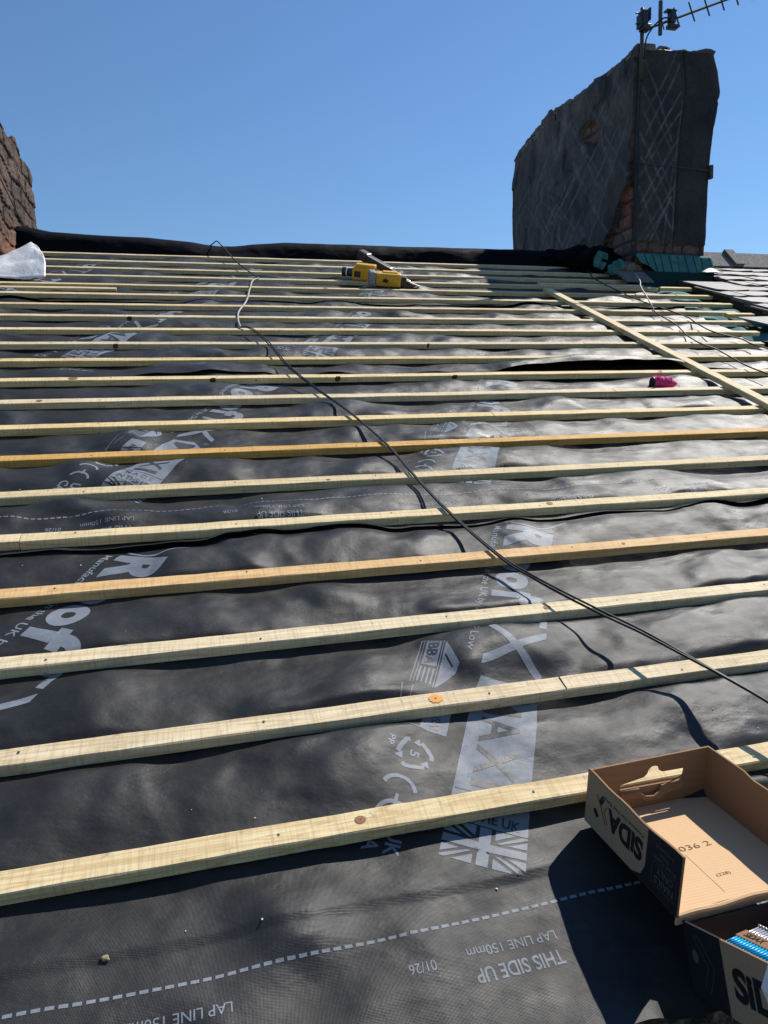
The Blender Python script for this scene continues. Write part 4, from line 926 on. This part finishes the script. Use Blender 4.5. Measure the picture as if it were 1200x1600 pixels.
# printed outside of the left wall
def skin(pts, x, m_, nm, par, T): 
    V, F = shape2d([pts]); V = [tuple(T @ Vector((x, a, b))) for a, b, c in V]; return MB().add(V, F).build(nm, m_, par)
ty = lambda y: Dt - .001 + .0018 * math.sin(y * 60 + 1) - .004 * math.exp(-((y - .13) / .03) ** 2) - .0012
skin([(.001, .001), (.130, .001), (.150, .010), (.158, .03)] + [(y, ty(y)) for y in np.linspace(.158, .001, 14)], -th_ - .0005, M['cardd'], 'brown_outer_face', tr, TT_)
skin([(.1305, .001), (Lt - .001, .001)] + [(y, ty(y)) for y in np.linspace(Lt - .001, .1585, 8)] + [(.1585, .03), (.1505, .010)], -th_ - .0005, M['cardblk'], 'black_outer_face', tr, TT_)
def side_text(s, y_start, y_end, z0, z1, m_, nm, off=.01, shear=0):   # upside down: reads from the near end to the far end
    V, F = text2d(s, (0, 0, abs(y_start - y_end), z1 - z0), off, shear); V = [tuple(TT_ @ Vector((-th_ - .0010, y_start - a, z1 - b))) for a, b, c in V]; MB().add(V, F).build(nm, m_, tr)
side_text('SiDA', .150, .062, .028, .066, M['boxink'], 'black_logo', .045)
def strokes(P, w, T, x, m_, nm, par):
    mb = MB()
    for p in P: V, F = ribbon(p, w); mb.add([tuple(T @ Vector((x, a, b))) for a, b, c in V], F)
    mb.build(nm, m_, par)
strokes([[(.036, .030), (.026, .040)], [(.047, .072), (.040, .058), (.032, .045)][:2]], .009, TT_, -th_ - .0010, M['boxink'], 'black_logo_cross', tr)
strokes([[(.058, .030), (.046, .048), (.030, .070)], [(.063, .034), (.052, .050), (.058, .062)]], .0016, TT_, -th_ - .0012, M['redink'], 'red_logo_stroke', tr)
side_text('Collated Gas Nail Range', .150, .045, .071, .078, M['boxink'], 'small_print', .0)
side_text('NAILS', .221, .180, .021, .033, M['boxgrey'], 'grey_notice', .02)
side_text('ONLY', .219, .184, .037, .049, M['boxgrey'], 'grey_notice', .02)
strokes([[(.174, .017), (.226, .017), (.226, .053), (.174, .053), (.174, .0165)]], .0012, TT_, -th_ - .0010, M['boxgrey'], 'grey_notice_frame', tr)
side_text('Fuel Cells', .222, .174, .057, .064, M['boxgrey'], 'grey_notice', .01)
side_text('Not', .206, .188, .067, .074, M['boxgrey'], 'grey_notice', .01)
side_text('Included', .216, .178, .077, .084, M['boxgrey'], 'grey_notice', .01)
# stamps on the floor
def floor_text(s, x0, x1, y0, y1, nm='date_stamp', off=-.005):
    V, F = text2d(s, (x0, 0, x1, abs(y1 - y0)), off); V = [tuple(TT_ @ Vector((a, y1 - b, .0046))) for a, b, c in V]; MB().add(V, F).build(nm, M['stampink'], tr)
floor_text('26 036 2', .062, .158, .112, .1225)
floor_text('(228)', .112, .138, .180, .187)
MB().box((0, 0, 0), (.0004, .085, .0002), T=TT_ @ Matrix.Translation((.098, .13, .0042))).build('crease_line', M['card'], tr)

# lower carton
BXx = Vector((.053, -.758, .651)).normalized(); BYy = Vector((.999, .034, -.042)).normalized(); BZz = BXx.cross(BYy).normalized(); BYy = BZz.cross(BXx).normalized()
TB = Matrix((BXx, BYy, BZz)).transposed().to_4x4(); TB.translation = Vector((.364, -.3022, .068))
LB, WB, DB = .30, .245, .095
bx = thing('nail_carton', (.40, -.40, .02), 'brown and black cardboard carton of collated nails at the lower right corner', 'cardboard box', 'brown and black nail cartons')
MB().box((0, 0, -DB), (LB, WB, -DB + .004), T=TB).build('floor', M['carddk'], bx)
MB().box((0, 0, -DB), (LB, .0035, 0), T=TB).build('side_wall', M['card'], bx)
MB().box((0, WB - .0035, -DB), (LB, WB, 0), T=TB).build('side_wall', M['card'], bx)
MB().box((0, .0035, -DB), (.0035, WB - .0035, -.004), T=TB).build('end_wall', M['cardblk'], bx)
MB().box((LB - .0035, .0035, -DB), (LB, WB - .0035, 0), T=TB).build('end_wall', M['card'], bx)
def bq(x0, x1, z0, z1, y, m_, nm, sl=0): MB().add([tuple(TB @ Vector(p)) for p in ((x0, y, z0), (x1, y, z0), (x1, y, z1), (x0, y, z1))], [[0, 1, 2, 3]]).build(nm, m_, bx)
bq(.0005, .0725, -DB, -.0003, -.0005, M['cardblk'], 'black_outer_face'); bq(.073, LB, -DB, -.0003, -.0005, M['cardd'], 'brown_outer_face')
MB().box((0, -.0004, -.0002), (.0725, .0037, .0006), T=TB).build('black_rim', M['cardblk'], bx)
V, F = text2d('SiDAX', (.088, -.068, .235, -.026), .045); MB().add([tuple(TB @ Vector((a, -.0010, b))) for a, b, c in V], F).build('black_logo', M['boxink'], bx)
def bst(P, w, m_, nm):
    mb = MB()
    for p in P: V, F = ribbon(p, w); mb.add([tuple(TB @ Vector((a, -.0010, b))) for a, b, c in V], F)
    mb.build(nm, m_, bx)
bst([[(.022, -.012), (.030, -.012), (.054, -.045), (.040, -.080), (.030, -.076), (.042, -.046), (.021, -.016), (.022, -.012)]], .0010, M['boxgrey'], 'grey_outline_print')
V, F = shape2d([[(.018 + .006 * math.cos(t), -.040 + .009 * math.sin(t)) for t in np.linspace(0, 6.1, 16)]]); MB().add([tuple(TB @ Vector((a, -.0010, b))) for a, b, c in V], F).build('print_dot', M['boxgrey'], bx)
# nail strips
def nail_mesh():
    mb = MB(); L_ = .052
    mb.tube([(0, 0, 0), (0, .004, 0)], [.0004, .0013], 7, 0); mb.tube([(0, .004, 0), (0, .020, 0)], .00155, 7, 0); mb.tube([(0, .020, 0), (0, L_, 0)], .00145, 7, 1); mb.tube([(0, L_, 0), (0, L_ + .0012, 0)], .0034, 9, 1)
    return mkmesh('nail', mb.v, mb.f, [M['blue'], M['silver']], True, mb.m)
nme = nail_mesh()
def strip(x0, y0, z0, n, rot, lab, tilt=.0, words=True):
    T = TB @ Matrix.Translation((x0, y0, z0)) @ Matrix.Rotation(rot, 4, 'Z') @ Matrix.Rotation(tilt, 4, 'X') @ Matrix.Scale(1.2, 4)
    o = bpy.data.objects.new('nail_strip', None); C.objects.link(o); o.matrix_world = R4 @ T; tagp(o, lab, 'nails', 'strips of collated nails in the carton')
    pitch = .0042
    for i in range(n):
        q = bpy.data.objects.new('nail', nme); C.objects.link(q); q.parent = o; q.location = (i * pitch, random.uniform(-.0006, .0006), 0)
    mb = MB().box((-.003, .020, -.0017), (n * pitch, .036, .0019)); me = mkmesh('paper_band', mb.v, mb.f, M['card']); q = bpy.data.objects.new('paper_band', me); C.objects.link(q); q.parent = o
    if words:
        allv = MB(); k = 0
        while .004 + k * .045 + .03 < n * pitch:
            V, F = text2d('SiDAX', (.004 + k * .045, .0235, .032 + k * .045, .0325), .03, .2); allv.add([(a, b, .0022) for a, b, c in V], F); k += 1
        me = mkmesh('band_print', allv.v, allv.f, M['boxink']); q2 = bpy.data.objects.new('band_print', me); C.objects.link(q2); q2.parent = q
    return o
strip(.070, .009, -.007, 38, .0, 'blue-tipped nail strip lying along the near rim of the carton', .10)
strip(.275, .122, -.013, 40, math.pi, 'nail strip laid the other way just behind the front strip, silver heads showing', -.02, False)
strip(.268, .146, -.006, 40, math.pi + .03, 'nail strip under the uppermost one, mostly bare silver shanks', -.02, False)
strip(.105, .082, .008, 32, -.03, 'uppermost blue-tipped nail strip at the right edge, lying askew on the others', .12)
MB().box((.075, .02, -DB + .005), (LB - .01, WB - .02, -.030), T=TB, bev=.004).build('nail_bed', M['carddk'], bx)
# pale tool at the corner
Tc = RX.inverted() @ m.to_3x3()
def cam_pt(px, py, D):
    r = Vector(((px - 600) / 1110, -(py - 800) / 1110, -1)); r.normalize(); return Vector((-.27248, -.76472, 1.04676)) + (Tc @ r) * D
TG = Matrix.Translation((.1770, -.5395, .4160)) @ Tc.to_4x4() @ Matrix.Rotation(-.12, 4, 'Y') @ Matrix.Rotation(-.25, 4, 'X')
tg = thing('hand_tool', (.161, -.5353, .4148), 'pale grey rounded metal tool with a dark hole, cut off by the bottom right corner', 'tool')
out_ = [(.0, .0), (.008, .020), (.017, .039), (.035, .062), (.06, .075), (.12, .07), (.12, -.06), (.05, -.052), (.032, -.046), (.018, -.034), (.006, -.016)]
ho = [(.030 + .016 * math.cos(t), -.016 + .022 * math.sin(t)) for t in np.linspace(0, 6.0, 18)]
V, F = shape2d([out_, ho], .006); MB().add([tuple(TG @ Vector(p)) for p in V], F).build('face_plate', M['steel'], tg)
V, F = shape2d([[(x_ - .0015, y_ - .003) for x_, y_ in out_]], .008); MB().add([tuple(TG @ (Vector(p) + Vector((0, 0, -.0145)))) for p in V], F).build('back_shell', M['white'], tg)

# small debris
def crumb(nm, u, v, s, m_, lab, cat):
    z = float(Hs(u, v, 0)) + s * .3; o = felt_heap(u, v, z, s * .7, s * .5, s * .4, int(u * 50) + 7, nm, m_, lab, cat, n=12, cr=.6); return o
M['leaf'] = mat('dry_moss', (.28, .25, .13), .9, .2)
crumb('moss_crumb', -.435, -.148, .0085, M['leaf'], 'small dry moss crumb on the membrane near the lower left corner', 'moss')
mb = MB(); rr = random.Random(4)
for i in range(60):
    u = rr.uniform(-.8, 1.2); v = rr.uniform(-.33, 1.6); s = 0 if v < .95 else 1
    if abs(v - (round((v + BW / 2) / G) * G - BW / 2)) < .03: continue
    z = float(Hs(u, v, s)) + .001; r_ = rr.uniform(.0004, .0011); a_ = rr.uniform(0, 3)
    mb.box((-r_ * rr.uniform(1, 2.5), -r_, 0), (r_ * rr.uniform(1, 2.5), r_, r_), T=Matrix.Translation((u, v, z)) @ Matrix.Rotation(a_, 4, 'Z'))
o = mb.build('sawdust', M['wood'], org=(0, 0, 0)); o['kind'] = 'stuff'; tagp(o, 'scattered sawdust and grit specks on the membrane', 'sawdust')
